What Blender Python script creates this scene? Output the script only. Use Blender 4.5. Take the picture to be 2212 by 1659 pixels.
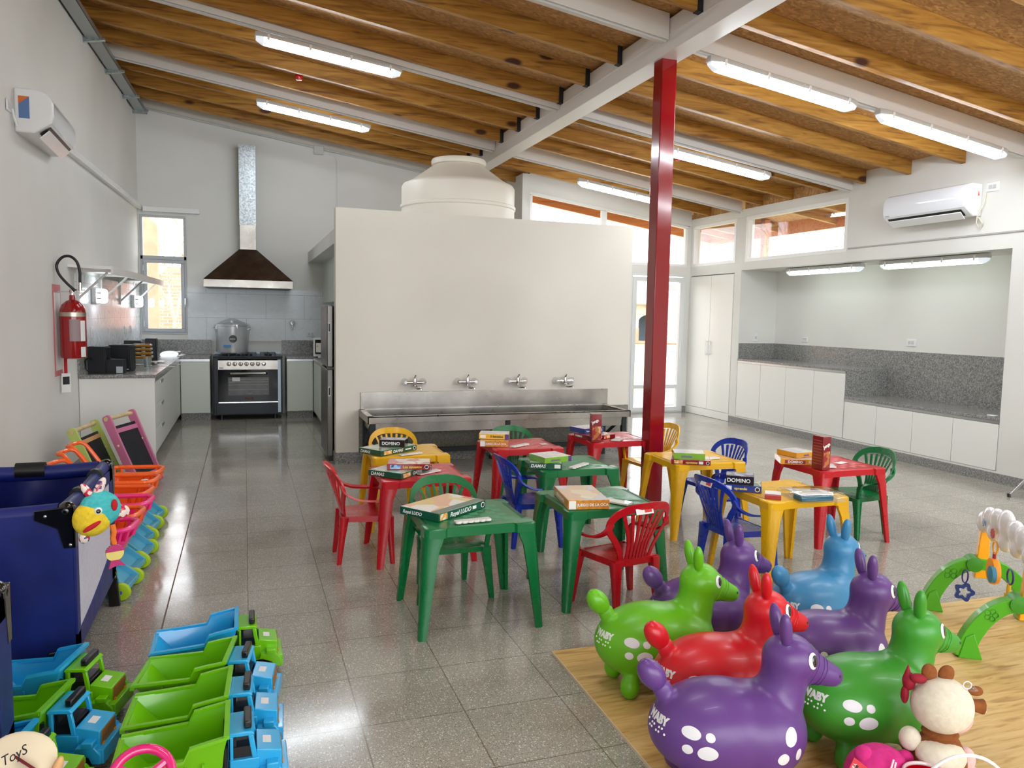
import bpy, bmesh, math, random
from mathutils import Vector, Matrix, Euler
from mathutils.bvhtree import BVHTree
R = math.radians
random.seed(7)
S = bpy.context.scene
for o in list(bpy.data.objects): bpy.data.objects.remove(o)
COL = S.collection

# ------------------------------------------------------------------ camera
YAW, PITCH, ROLL, CAMH = 19.15, 5.05, 1.05, 1.55
cd = bpy.data.cameras.new('camera'); cam = bpy.data.objects.new('camera', cd); COL.objects.link(cam)
cd.sensor_width = 36.0; cd.sensor_fit = 'HORIZONTAL'; cd.lens = 1666.0 / 2212 * 36; cd.clip_start = 0.05; cd.clip_end = 300
cam.location = (0, 0, CAMH)
_y, _p, _r = R(YAW), R(PITCH), R(ROLL)
F = Vector((math.sin(_y) * math.cos(_p), math.cos(_y) * math.cos(_p), -math.sin(_p)))
R0 = Vector((math.cos(_y), -math.sin(_y), 0)); U0 = R0.cross(F)
RR = R0 * math.cos(_r) + U0 * math.sin(_r); UU = U0 * math.cos(_r) - R0 * math.sin(_r)
cam.rotation_euler = Matrix((RR, UU, -F)).transposed().to_euler()
S.camera = cam

# ------------------------------------------------------------------ light and exposure
w = bpy.data.worlds.new('sky'); S.world = w; w.use_nodes = True
wn = w.node_tree.nodes; bgn = wn['Background']
bgn.inputs[0].default_value = (0.93, 0.96, 1.0, 1); bgn.inputs[1].default_value = 2.6
TUBE = 20.0
S.view_settings.view_transform = 'Standard'; S.view_settings.look = 'None'
S.view_settings.exposure = 1.25; S.view_settings.gamma = 1.0; S.view_settings.use_curve_mapping = False
try:
    S.cycles.max_bounces = 10; S.cycles.diffuse_bounces = 7; S.cycles.glossy_bounces = 4
    S.cycles.transparent_max_bounces = 12; S.cycles.sample_clamp_indirect = 6.0
    S.cycles.caustics_reflective = False; S.cycles.caustics_refractive = False
except Exception: pass

# ------------------------------------------------------------------ helpers: materials
def lin(c):
    c = c / 255.0
    return c / 12.92 if c <= 0.04045 else ((c + 0.055) / 1.055) ** 2.4
def rgb(r, g, b): return (lin(r), lin(g), lin(b), 1.0)
MATS = {}
def mat(name, col=(200, 200, 200), rough=0.5, metal=0.0, coat=0.0, emis=None, estr=0.0, alpha=None, trans=0.0, spec=0.5):
    if name in MATS: return MATS[name]
    m = bpy.data.materials.new(name); m.use_nodes = True
    b = m.node_tree.nodes['Principled BSDF']
    b.inputs['Base Color'].default_value = rgb(*col)
    b.inputs['Roughness'].default_value = rough; b.inputs['Metallic'].default_value = metal
    b.inputs['Coat Weight'].default_value = coat; b.inputs['Coat Roughness'].default_value = 0.08
    b.inputs['Specular IOR Level'].default_value = spec
    if emis: b.inputs['Emission Color'].default_value = rgb(*emis); b.inputs['Emission Strength'].default_value = estr
    if alpha is not None: b.inputs['Alpha'].default_value = alpha
    if trans: b.inputs['Transmission Weight'].default_value = trans
    # slight procedural variation of the gloss so that no surface is perfectly uniform
    nt = m.node_tree; tc = nt.nodes.new('ShaderNodeTexCoord'); nz = nt.nodes.new('ShaderNodeTexNoise')
    nz.inputs['Scale'].default_value = 9.0; nz.inputs['Detail'].default_value = 3
    mr = nt.nodes.new('ShaderNodeMapRange'); mr.inputs[3].default_value = max(0.02, rough - 0.05); mr.inputs[4].default_value = min(1, rough + 0.07)
    nt.links.new(tc.outputs['Object'], nz.inputs['Vector']); nt.links.new(nz.outputs[0], mr.inputs[0]); nt.links.new(mr.outputs[0], b.inputs['Roughness'])
    MATS[name] = m
    return m
class NT:
    """tiny node helper"""
    def __init__(s, m): s.m = m; s.t = m.node_tree; s.b = s.t.nodes['Principled BSDF']
    def n(s, typ, **kw):
        x = s.t.nodes.new(typ)
        for k, v in kw.items():
            if k.startswith('i'): x.inputs[int(k[1:])].default_value = v
            else: setattr(x, k, v)
        return x
    def l(s, a, b): s.t.links.new(a, b)
    def coords(s, scale=(1, 1, 1), kind='Object', rot=(0, 0, 0)):
        tc = s.n('ShaderNodeTexCoord'); mp = s.n('ShaderNodeMapping'); mp.inputs['Scale'].default_value = scale; mp.inputs['Rotation'].default_value = rot
        s.l(tc.outputs[kind], mp.inputs['Vector']); return mp.outputs[0]
    def ramp(s, fac, stops):
        r = s.n('ShaderNodeValToRGB'); e = r.color_ramp.elements
        while len(e) < len(stops): e.new(0.5)
        for i, (p, c) in enumerate(stops): e[i].position = p; e[i].color = rgb(*c) if max(c) > 1 or len(c) == 3 else c
        s.l(fac, r.inputs[0]); return r.outputs[0]
    def mix(s, fac, a, b, mode='MIX'):
        x = s.n('ShaderNodeMix', data_type='RGBA', blend_type=mode)
        for sock, v in ((x.inputs[0], fac), (x.inputs[6], a), (x.inputs[7], b)):
            if hasattr(v, 'links') or hasattr(v, 'is_linked'): s.l(v, sock)
            else: sock.default_value = v
        return x.outputs[2]
    def math(s, op, a, b=None):
        x = s.n('ShaderNodeMath', operation=op)
        for i, v in enumerate((a, b)):
            if v is None: continue
            if isinstance(v, (int, float)): x.inputs[i].default_value = v
            else: s.l(v, x.inputs[i])
        return x.outputs[0]
    def bump(s, h, strength=0.2, dist=0.01):
        b = s.n('ShaderNodeBump'); b.inputs['Strength'].default_value = strength; b.inputs['Distance'].default_value = dist
        s.l(h, b.inputs['Height']); s.l(b.outputs[0], s.b.inputs['Normal'])

def m_plaster(name, col, sc=60, st=0.08):
    m = mat(name, col, 0.75); q = NT(m)
    v = q.coords(); nz = q.n('ShaderNodeTexNoise'); nz.inputs['Scale'].default_value = sc; nz.inputs['Detail'].default_value = 4; q.l(v, nz.inputs['Vector'])
    q.bump(nz.outputs[0], st, 0.004)
    n2 = q.n('ShaderNodeTexNoise'); n2.inputs['Scale'].default_value = 0.9; q.l(v, n2.inputs['Vector'])
    c = [min(255, x + 3) for x in col]; d = [x - 5 for x in col]
    q.l(q.ramp(n2.outputs[0], [(0.35, d), (0.65, c)]), q.b.inputs['Base Color'])
    return m
WALL = m_plaster('white_plaster', (222, 222, 217))
PART = m_plaster('cream_partition_plaster', (224, 219, 208))
TRIMW = mat('white_paint', (234, 233, 230), 0.4)

def m_floor():
    m = mat('polished_terrazzo_tiles', (150, 146, 138), 0.16); q = NT(m)
    v = q.coords()
    nz = q.n('ShaderNodeTexNoise'); nz.inputs['Scale'].default_value = 260; nz.inputs['Detail'].default_value = 3; q.l(v, nz.inputs['Vector'])
    fine = q.ramp(nz.outputs[0], [(0.3, (138, 134, 124)), (0.5, (166, 162, 151)), (0.7, (192, 188, 177))])
    base = fine
    for sc, lo, hi, c in ((95, 0.24, 0.34, (226, 220, 210)), (150, 0.26, 0.36, (206, 200, 190)), (120, 0.20, 0.3, (112, 106, 96))):
        vo = q.n('ShaderNodeTexVoronoi'); vo.inputs['Scale'].default_value = sc; q.l(v, vo.inputs['Vector'])
        near = q.ramp(vo.outputs['Distance'], [(lo, (255, 255, 255)), (hi, (0, 0, 0))])
        sp = q.n('ShaderNodeSeparateColor'); q.l(vo.outputs['Color'], sp.inputs[0])
        sel = q.math('GREATER_THAN', sp.outputs[0], 0.45 if c[0] > 100 else 0.8)
        base = q.mix(q.math('MULTIPLY', near, sel), base, rgb(*c))
    n3 = q.n('ShaderNodeTexNoise'); n3.inputs['Scale'].default_value = 2.2; n3.inputs['Detail'].default_value = 5; q.l(v, n3.inputs['Vector'])
    base = q.mix(0.55, base, q.ramp(n3.outputs[0], [(0.3, (222, 221, 219)), (0.7, (252, 252, 250))]), 'MULTIPLY')
    br = q.n('ShaderNodeTexBrick', offset=0.0, squash=1.0); q.l(v, br.inputs['Vector'])
    br.inputs['Scale'].default_value = 1.0; br.inputs['Mortar Size'].default_value = 0.0030; br.inputs['Mortar Smooth'].default_value = 0.2
    br.inputs['Brick Width'].default_value = 0.4; br.inputs['Row Height'].default_value = 0.4
    br.inputs['Color1'].default_value = (1, 1, 1, 1); br.inputs['Color2'].default_value = (0.87, 0.865, 0.85, 1); br.inputs['Mortar'].default_value = (0.5, 0.47, 0.43, 1)
    col = q.mix(1.0, base, br.outputs['Color'], 'MULTIPLY')
    q.l(col, q.b.inputs['Base Color'])
    rr = q.n('ShaderNodeMapRange'); rr.inputs[1].default_value = 0.3; rr.inputs[2].default_value = 0.7; rr.inputs[3].default_value = 0.08; rr.inputs[4].default_value = 0.18
    q.l(n3.outputs[0], rr.inputs[0]); q.l(rr.outputs[0], q.b.inputs['Roughness'])
    q.bump(br.outputs['Fac'], -0.25, 0.002) if False else None
    n4 = q.n('ShaderNodeTexNoise'); n4.inputs['Scale'].default_value = 7; q.l(v, n4.inputs['Vector']); q.bump(n4.outputs[0], 0.045, 0.01)
    q.b.inputs['Specular IOR Level'].default_value = 0.5
    return m
FLOOR = m_floor()

def m_granite(name, dark=False, rough=0.2):
    m = mat(name, (130, 130, 128), rough); q = NT(m); v = q.coords()
    vo = q.n('ShaderNodeTexNoise'); vo.inputs['Scale'].default_value = 70; vo.inputs['Detail'].default_value = 5; vo.inputs['Roughness'].default_value = 0.75; q.l(v, vo.inputs['Vector'])
    s = [(0.36, (84, 84, 84)), (0.48, (128, 128, 126)), (0.58, (156, 155, 152)), (0.7, (192, 190, 186))]
    if dark: s = [(p, tuple(x - 12 for x in c)) for p, c in s]
    q.l(q.ramp(vo.outputs[0], s), q.b.inputs['Base Color']); return m
GRAN = m_granite('grey_granite'); SKIRT = m_granite('granite_skirting', False, 0.4); SCREED = None

def m_wood(name, a, b, dark, knots=True, ax=0, rough=0.35):
    m = mat(name, a, rough); q = NT(m)
    sc = [1.2, 14.0, 14.0]; 
    v = q.coords(tuple(sc if ax == 0 else [14.0, 1.2, 14.0]))
    tc = q.n('ShaderNodeObjectInfo'); add = q.n('ShaderNodeVectorMath', operation='ADD'); q.l(v, add.inputs[0]); 
    cr = q.n('ShaderNodeVectorMath', operation='SCALE'); cr.inputs[0].default_value = (31, 17, 9); q.l(tc.outputs['Random'], cr.inputs['Scale']); q.l(cr.outputs[0], add.inputs[1])
    nz = q.n('ShaderNodeTexNoise'); nz.inputs['Scale'].default_value = 1.6; nz.inputs['Detail'].default_value = 6; nz.inputs['Distortion'].default_value = 1.2; q.l(add.outputs[0], nz.inputs['Vector'])
    c = q.ramp(nz.outputs[0], [(0.3, a), (0.55, b), (0.72, dark)])
    if knots:
        v2 = q.coords((1.7, 6.0, 4.0)); a2 = q.n('ShaderNodeVectorMath', operation='ADD'); q.l(v2, a2.inputs[0]); q.l(cr.outputs[0], a2.inputs[1])
        vo = q.n('ShaderNodeTexVoronoi'); vo.inputs['Scale'].default_value = 0.9; q.l(a2.outputs[0], vo.inputs['Vector'])
        k = q.ramp(vo.outputs['Distance'], [(0.0, (255, 255, 255)), (0.1, (255, 255, 255)), (0.16, (0, 0, 0))])
        c = q.mix(k, c, rgb(70, 32, 8))
    q.l(c, q.b.inputs['Base Color']); q.bump(nz.outputs[0], 0.15, 0.004); return m
WOOD = m_wood('varnished_pine', (190, 142, 62), (164, 114, 42), (108, 68, 26), rough=.5)
WOODX = m_wood('orange_eave_board', (206, 136, 80), (190, 118, 64), (158, 90, 48), False)
DOWEL = m_wood('pale_dowel_wood', (226, 205, 160), (212, 188, 142), (190, 160, 116), False)
def m_osb():
    m = mat('osb_board', (176, 122, 70), 0.65); q = NT(m); v = q.coords((1, 1, 1))
    n0 = q.n('ShaderNodeTexNoise'); n0.inputs['Scale'].default_value = 6; n0.inputs['Detail'].default_value = 3; q.l(v, n0.inputs['Vector'])
    mm = q.n('ShaderNodeMix', data_type='VECTOR'); mm.inputs[0].default_value = 0.12; q.l(v, mm.inputs[4]); q.l(n0.outputs['Color'], mm.inputs[5])
    mp = q.n('ShaderNodeMapping'); mp.inputs['Scale'].default_value = (34, 70, 34); mp.inputs['Rotation'].default_value = (0, 0, 0.6); q.l(mm.outputs[1], mp.inputs['Vector'])
    vo = q.n('ShaderNodeTexVoronoi'); vo.inputs['Scale'].default_value = 1; q.l(mp.outputs[0], vo.inputs['Vector'])
    c = q.ramp(vo.outputs['Color'], [(0.1, (154, 110, 62)), (0.4, (172, 128, 74)), (0.7, (186, 140, 86)), (0.95, (204, 162, 106))])
    q.l(c, q.b.inputs['Base Color']); return m
OSB = m_osb()
def m_tiles():
    m = mat('white_wall_tiles', (226, 231, 234), 0.27); q = NT(m); 
    tc = q.n('ShaderNodeTexCoord'); sp = q.n('ShaderNodeSeparateXYZ'); q.l(tc.outputs['Object'], sp.inputs[0])
    ad = q.math('ADD', sp.outputs[0], sp.outputs[1]); cb = q.n('ShaderNodeCombineXYZ'); q.l(ad, cb.inputs[0]); q.l(sp.outputs[2], cb.inputs[1])
    br = q.n('ShaderNodeTexBrick', offset=0.5); q.l(cb.outputs[0], br.inputs['Vector'])
    br.inputs['Scale'].default_value = 1; br.inputs['Brick Width'].default_value = 0.56; br.inputs['Row Height'].default_value = 0.36; br.inputs['Mortar Size'].default_value = 0.003
    br.inputs['Color1'].default_value = rgb(226, 231, 234); br.inputs['Color2'].default_value = rgb(222, 228, 232); br.inputs['Mortar'].default_value = rgb(176, 180, 182)
    q.l(br.outputs['Color'], q.b.inputs['Base Color']); return m
TILE = m_tiles()
def m_brick():
    m = mat('orange_facing_brick', (205, 120, 90), 0.9); q = NT(m)
    tc = q.n('ShaderNodeTexCoord'); sp = q.n('ShaderNodeSeparateXYZ'); q.l(tc.outputs['Object'], sp.inputs[0])
    ad = q.math('ADD', sp.outputs[0], sp.outputs[1]); cb = q.n('ShaderNodeCombineXYZ'); q.l(ad, cb.inputs[0]); q.l(sp.outputs[2], cb.inputs[1])
    br = q.n('ShaderNodeTexBrick', offset=0.5); q.l(cb.outputs[0], br.inputs['Vector'])
    br.inputs['Scale'].default_value = 1; br.inputs['Brick Width'].default_value = 0.27; br.inputs['Row Height'].default_value = 0.09; br.inputs['Mortar Size'].default_value = 0.009
    br.inputs['Color1'].default_value = rgb(196, 124, 100); br.inputs['Color2'].default_value = rgb(208, 140, 116); br.inputs['Mortar'].default_value = rgb(206, 176, 158)
    q.l(br.outputs['Color'], q.b.inputs['Base Color']); return m
BRICK = m_brick(); 
def m_noise(name, a, b, sc, rough=0.8, bump=0.0, det=4):
    m = mat(name, a, rough); q = NT(m); v = q.coords()
    nz = q.n('ShaderNodeTexNoise'); nz.inputs['Scale'].default_value = sc; nz.inputs['Detail'].default_value = det; q.l(v, nz.inputs['Vector'])
    q.l(q.ramp(nz.outputs[0], [(0.35, a), (0.65, b)]), q.b.inputs['Base Color'])
    if bump: q.bump(nz.outputs[0], bump, 0.01)
    return m
ORENDER = m_noise('terracotta_render', (196, 128, 102), (208, 142, 116), 5)
GRASS = m_noise('dry_grass', (140, 140, 100), (176, 168, 130), 3, 1.0)
PAVE = m_noise('pale_paving', (176, 176, 172), (196, 196, 192), 2, 0.9)
ASPH = m_noise('grey_street', (120, 122, 124), (150, 150, 150), 1.5, 0.95)
STEEL = m_noise('brushed_stainless', (150, 146, 140), (176, 172, 164), 3, 0.28); STEEL.node_tree.nodes['Principled BSDF'].inputs['Metallic'].default_value = 1
HOODM = m_noise('film_covered_steel', (104, 92, 84), (132, 120, 110), 4, 0.32); HOODM.node_tree.nodes['Principled BSDF'].inputs['Metallic'].default_value = 1
GALV = m_noise('galvanised_sheet', (140, 148, 152), (190, 196, 198), 40, 0.35); GALV.node_tree.nodes['Principled BSDF'].inputs['Metallic'].default_value = 0.85
CHROME = mat('chrome', (225, 225, 225), 0.08, 1.0)
ALU = mat('brushed_aluminium', (196, 198, 200), 0.3, 0.9)
ALUW = mat('aluminium_frame_grey', (176, 180, 184), 0.4, 0.2)
def m_glass(name='clear_glass', a=0.14):
    m = bpy.data.materials.new(name); m.use_nodes = True; t = m.node_tree; t.nodes.clear()
    o = t.nodes.new('ShaderNodeOutputMaterial'); mx = t.nodes.new('ShaderNodeMixShader'); tr = t.nodes.new('ShaderNodeBsdfTransparent'); gl = t.nodes.new('ShaderNodeBsdfGlossy')
    gl.inputs['Roughness'].default_value = 0.02; fr0 = t.nodes.new('ShaderNodeLayerWeight'); fr0.inputs[0].default_value = 0.5; fr = t.nodes.new('ShaderNodeMath'); fr.operation = 'POWER'; fr.inputs[1].default_value = 4.0; t.links.new(fr0.outputs['Facing'], fr.inputs[0])
    mu = t.nodes.new('ShaderNodeMath'); mu.operation = 'ADD'; mu.inputs[1].default_value = a
    t.links.new(fr.outputs[0], mu.inputs[0]); t.links.new(mu.outputs[0], mx.inputs[0]); t.links.new(tr.outputs[0], mx.inputs[1]); t.links.new(gl.outputs[0], mx.inputs[2]); t.links.new(mx.outputs[0], o.inputs[0])
    MATS[name] = m; return m
GLASS = m_glass('clear_glass', 0.03); FILM = m_glass('clear_plastic_film', 0.02)
BLACK = mat('black_plastic', (18, 18, 20), 0.35); SATIN = mat('black_satin', (10, 14, 22), 0.45)
WPL = mat('white_plastic', (232, 233, 234), 0.22); GREYPL = mat('light_grey_plastic', (200, 200, 198), 0.4)
CABW = mat('white_melamine', (230, 231, 226), 0.4); CABG = mat('off_white_melamine', (216, 222, 212), 0.4)
REDCOL = mat('glossy_red_enamel', (138, 8, 20), 0.12, coat=0.4)
EMI = mat('lit_diffuser', (255, 255, 255), 0.3, emis=(240, 248, 255), estr=TUBE)
EMIR = mat('lit_diffuser_recess', (255, 255, 255), 0.3, emis=(236, 250, 244), estr=2.2)
EMI2 = mat('lit_emergency_lens', (255, 255, 255), 0.3, emis=(240, 248, 255), estr=5.0)
CLEARE = mat('clear_lamp_end', (225, 232, 236), 0.15, emis=(230, 240, 250), estr=0.25)
PAPER = mat('white_paper', (232, 232, 230), 0.6)
INK = mat('dark_ink', (30, 32, 38), 0.6)
WHT = mat('white_ink', (240, 240, 238), 0.5)

# ------------------------------------------------------------------ helpers: geometry
class MB:
    def __init__(s): s.v = []; s.f = []; s.mi = []
    def add(s, vs, fs, mi=0):
        o = len(s.v); s.v += [tuple(v) for v in vs]; s.f += [tuple(i + o for i in f) for f in fs]; s.mi += [mi] * len(fs); return s
    def box(s, x0, x1, y0, y1, z0, z1, mi=0):
        vs = [(x, y, z) for z in (z0, z1) for y in (y0, y1) for x in (x0, x1)]
        return s.add(vs, [(0, 2, 3, 1), (4, 5, 7, 6), (0, 1, 5, 4), (2, 6, 7, 3), (0, 4, 6, 2), (1, 3, 7, 5)], mi)
    def prism(s, poly, axis, a, b, mi=0):
        """poly: 2-D points in the plane across `axis` (x: (y,z), y: (x,z), z: (x,y))"""
        def P(p, t): return {'x': (t, p[0], p[1]), 'y': (p[0], t, p[1]), 'z': (p[0], p[1], t)}[axis]
        n = len(poly); ar = sum(poly[i][0] * poly[(i + 1) % n][1] - poly[(i + 1) % n][0] * poly[i][1] for i in range(n))
        if (ar < 0) != (axis == 'y'): poly = poly[::-1]
        if b < a: a, b = b, a
        vs = [P(p, a) for p in poly] + [P(p, b) for p in poly]
        fs = [tuple(range(n - 1, -1, -1)), tuple(range(n, 2 * n))] + [(i, (i + 1) % n, n + (i + 1) % n, n + i) for i in range(n)]
        return s.add(vs, fs, mi)
    def loft(s, rings, mi=0, cap=True, closed=False):
        n = len(rings[0]); vs = [p for r in rings for p in r]; fs = []
        m = len(rings)
        for k in range(m if closed else m - 1):
            a = k * n; b = ((k + 1) % m) * n
            for i in range(n): j = (i + 1) % n; fs.append((a + i, a + j, b + j, b + i))
        if cap and not closed: fs += [tuple(range(n - 1, -1, -1)), tuple(range((m - 1) * n, m * n))]
        return s.add(vs, fs, mi)
    def tube(s, pts, r, seg=8, mi=0, closed=False, flat=1.0):
        pts = [Vector(p) for p in pts]; n = len(pts); rs = r if isinstance(r, (list, tuple)) else [r] * n
        rings = []; up = None
        for i, p in enumerate(pts):
            if closed: t = (pts[(i + 1) % n] - pts[i - 1])
            else: t = pts[min(i + 1, n - 1)] - pts[max(i - 1, 0)]
            t.normalize()
            if up is None: up = Vector((0, 0, 1)) if abs(t.z) < 0.9 else Vector((1, 0, 0))
            a = t.cross(up); a.normalize(); b = a.cross(t); b.normalize(); up = b
            rings.append([p + (a * math.cos(2 * math.pi * k / seg) + b * math.sin(2 * math.pi * k / seg) * flat) * rs[i] for k in range(seg)])
        return s.loft(rings, mi, True, closed)
    def lathe(s, prof, c=(0, 0, 0), axis='z', seg=28, mi=0, sx=1.0, sy=1.0):
        rings = []
        for r, h in prof:
            ring = []
            for k in range(seg):
                a = 2 * math.pi * k / seg; x, y = r * math.cos(a) * sx, r * math.sin(a) * sy
                p = {'z': (x, y, h), 'y': (x, h, -y), 'x': (h, x, y)}[axis]
                ring.append((p[0] + c[0], p[1] + c[1], p[2] + c[2]))
            rings.append(ring)
        return s.loft(rings, mi, True)
    def ell(s, c, r, seg=20, rings=12, mi=0, rot=None):
        if not isinstance(r, (list, tuple)): r = (r, r, r)
        M = rot.to_matrix() if rot is not None else Matrix.Identity(3)
        R_ = []
        for i in range(1, rings):
            t = math.pi * i / rings
            R_.append([Vector(c) + M @ Vector((r[0] * math.sin(t) * math.cos(2 * math.pi * k / seg), r[1] * math.sin(t) * math.sin(2 * math.pi * k / seg), -r[2] * math.cos(t))) for k in range(seg)])
        return s.loft(R_, mi, True)
    def xf(s, M):
        s.v = [tuple(M @ Vector(v)) for v in s.v]; return s
    def mesh(s, name, mats, smooth=True, angle=38):
        me = bpy.data.meshes.new(name); me.from_pydata(s.v, [], s.f)
        for m in mats: me.materials.append(m)
        me.polygons.foreach_set('material_index', s.mi); me.update()
        bm = bmesh.new(); bm.from_mesh(me); bmesh.ops.recalc_face_normals(bm, faces=bm.faces[:]); bm.to_mesh(me); bm.free()
        if smooth:
            me.polygons.foreach_set('use_smooth', [True] * len(me.polygons)); me.set_sharp_from_angle(angle=R(angle))
        return me
def link(name, me, parent=None, loc=None, rot=None):
    o = bpy.data.objects.new(name, me); COL.objects.link(o)
    if parent is not None: o.parent = parent
    if loc: o.location = loc
    if rot: o.rotation_euler = rot
    return o
def obj(name, mb, mats, parent=None, loc=None, rot=None, bev=0.0, seg=2, smooth=True, angle=38):
    if not isinstance(mats, (list, tuple)): mats = [mats]
    o = link(name, mb.mesh(name, mats, smooth, angle), parent, loc, rot)
    if bev:
        b = o.modifiers.new('bevel', 'BEVEL'); b.width = bev; b.segments = seg; b.limit_method = 'ANGLE'; b.angle_limit = R(40); b.harden_normals = False
    return o
def tag(o, label, cat, group=None, kind=None):
    o['label'] = label; o['category'] = cat
    if group: o['group'] = group
    if kind: o['kind'] = kind
    return o
def thing(name, loc, rz, label, cat, group=None):
    o = bpy.data.objects.new(name, None); COL.objects.link(o); o.empty_display_size = 0.1
    o.location = loc; o.rotation_euler = (0, 0, R(rz)); return tag(o, label, cat, group)
def struct(name, mb, m, bev=0.0, label=None, smooth=False):
    o = obj(name, mb, m, bev=bev, smooth=smooth); o['kind'] = 'structure'
    if label: o['label'] = label
    return o
def copy_tree(o, parent=None):
    c = o.copy(); COL.objects.link(c)
    if parent is not None: c.parent = parent
    for ch in [x for x in ALL_CH(o)]: copy_tree(ch, c)
    return c
def ALL_CH(o): return [x for x in bpy.data.objects if x.parent == o]
def recolor(root, mp):
    for o in [root] + ALL_CH(root):
        if o.type == 'MESH':
            for sl in o.material_slots:
                if sl.material and sl.material.name in mp:
                    m = mp[sl.material.name]; sl.link = 'OBJECT'; sl.material = m
        if o is not root: 
            for c in ALL_CH(o): recolor_leaf(c, mp)
def recolor_leaf(o, mp):
    if o.type == 'MESH':
        for sl in o.material_slots:
            if sl.material and sl.material.name in mp:
                m = mp[sl.material.name]; sl.link = 'OBJECT'; sl.material = m
def blob(name, mb, mats, vox=0.008, it=8, parent=None, dec=None):
    """fuse overlapping closed shapes into one smooth skin"""
    me = mb.mesh(name, mats, True); t = bpy.data.objects.new('tmp', me); COL.objects.link(t)
    rm = t.modifiers.new('r', 'REMESH'); rm.mode = 'VOXEL'; rm.voxel_size = vox; rm.use_smooth_shade = True
    sm = t.modifiers.new('s', 'SMOOTH'); sm.factor = 0.6; sm.iterations = it
    dg = bpy.context.evaluated_depsgraph_get(); m2 = bpy.data.meshes.new_from_object(t.evaluated_get(dg)); m2.name = name
    bpy.data.objects.remove(t); m2.materials.clear()
    for m in mats: m2.materials.append(m)
    m2.polygons.foreach_set('use_smooth', [True] * len(m2.polygons)); m2.polygons.foreach_set('material_index', [0] * len(m2.polygons))
    o = link(name, m2, parent); return o
_tc = {}
def text(s, size, m, parent, loc, rot, shear=0.0, off=0.0, name='lettering', ext=0.0004, squash=1.0, align='LEFT'):
    key = (s, size, shear, off, ext, squash, align, m.name)
    if key not in _tc:
        c = bpy.data.curves.new('t', 'FONT'); c.body = s; c.size = size; c.shear = shear; c.offset = off; c.extrude = ext; c.align_x = align; c.resolution_u = 3
        t = bpy.data.objects.new('t', c); COL.objects.link(t); dg = bpy.context.evaluated_depsgraph_get()
        me = bpy.data.meshes.new_from_object(t.evaluated_get(dg)); bpy.data.objects.remove(t); me.materials.clear(); me.materials.append(m)
        for v in me.vertices: v.co.x *= squash
        _tc[key] = me
    return link(name, _tc[key], parent, loc, rot)
def cyl_pts(c, r, n, ax='z', a0=0, a1=360):
    out = []
    for k in range(n + 1 if a1 - a0 < 360 else n):
        a = R(a0 + (a1 - a0) * k / n); x, y = r * math.cos(a), r * math.sin(a)
        out.append({'z': (c[0] + x, c[1] + y, c[2]), 'y': (c[0] + x, c[1], c[2] + y), 'x': (c[0], c[1] + x, c[2] + y)}[ax])
    return out
def rrect(x0, x1, y0, y1, r, n=4):
    P = []
    for cx, cy, a in ((x1 - r, y1 - r, 0), (x0 + r, y1 - r, 90), (x0 + r, y0 + r, 180), (x1 - r, y0 + r, 270)):
        for k in range(n + 1):
            t = R(a + 90 * k / n); P.append((cx + r * math.cos(t), cy + r * math.sin(t)))
    return P
FRONT = (R(90), 0, 0)          # writing on a face that looks to -Y
LEFTF = (R(90), 0, R(-90))     # writing on a face that looks to -X
RIGHTF = (R(90), 0, R(90))     # writing on a face that looks to +X
# ================================================================== SETTING
SCREED = m_noise('speckled_render', (112, 111, 101), (140, 138, 126), 45, .5)
def deck(x): return 3.90 - 0.146 * (x - 3.1)       # underside of the roof boards
def lw(y): return -1.789 + 0.03 * y                # face of the left wall
YB, XR, YB2 = 12.3, 6.97, 11.2                     # kitchen back wall, right wall, glazed back wall

struct('floor', MB().box(-2.4, 8.0, -3.2, 13.0, -0.12, 0.0), FLOOR)
j = MB().box(-0.403, -0.396, 3.3, 11.5, -0.001, 0.0008)
struct('trim_1', j, mat('brown_floor_joint', (116, 98, 86), 0.8), label='brown joint line across the floor tiles')
m = MB(); m.prism([(lw(-3.2), -3.2), (lw(12.5), 12.5), (lw(12.5) - 0.2, 12.5), (lw(-3.2) - 0.2, -3.2)], 'z', 0, 4.62); struct('wall_left', m, WALL)
# kitchen back wall with the window opening
wx0, wx1, wz0, wz1 = -1.40, -0.79, 1.19, 2.90
m = MB(); y0, y1 = YB, YB + 0.2
m.prism([(wx1, 0), (4.1, 0), (4.1, deck(4.1)), (wx1, deck(wx1))], 'y', y0, y1)
m.box(-1.62, wx1, y0, y1, 0, wz0); m.prism([(-1.62, wz1), (wx1, wz1), (wx1, deck(wx1)), (-1.62, deck(-1.62))], 'y', y0, y1); m.box(-1.62, wx0, y0, y1, wz0, wz1)
struct('wall_back', m, WALL)
# glazed back wall to the right of the water tank
y0, y1 = YB2, YB2 + 0.12
m = MB(); m.box(4.0, 4.12, YB2, YB, 0, 3.7)
m.prism([(4.12, 3.44), (XR, 3.06), (XR, deck(XR)), (4.12, deck(4.12))], 'y', y0, y1)
m.box(4.12, 4.85, y0, y1, 0, 2.40); m.box(4.85, 6.90, y0, y1, 2.28, 2.40)
m.box(6.90, XR, y0, y1, 0, 3.06)
struct('wall_back_glazed', m, WALL)
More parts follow.
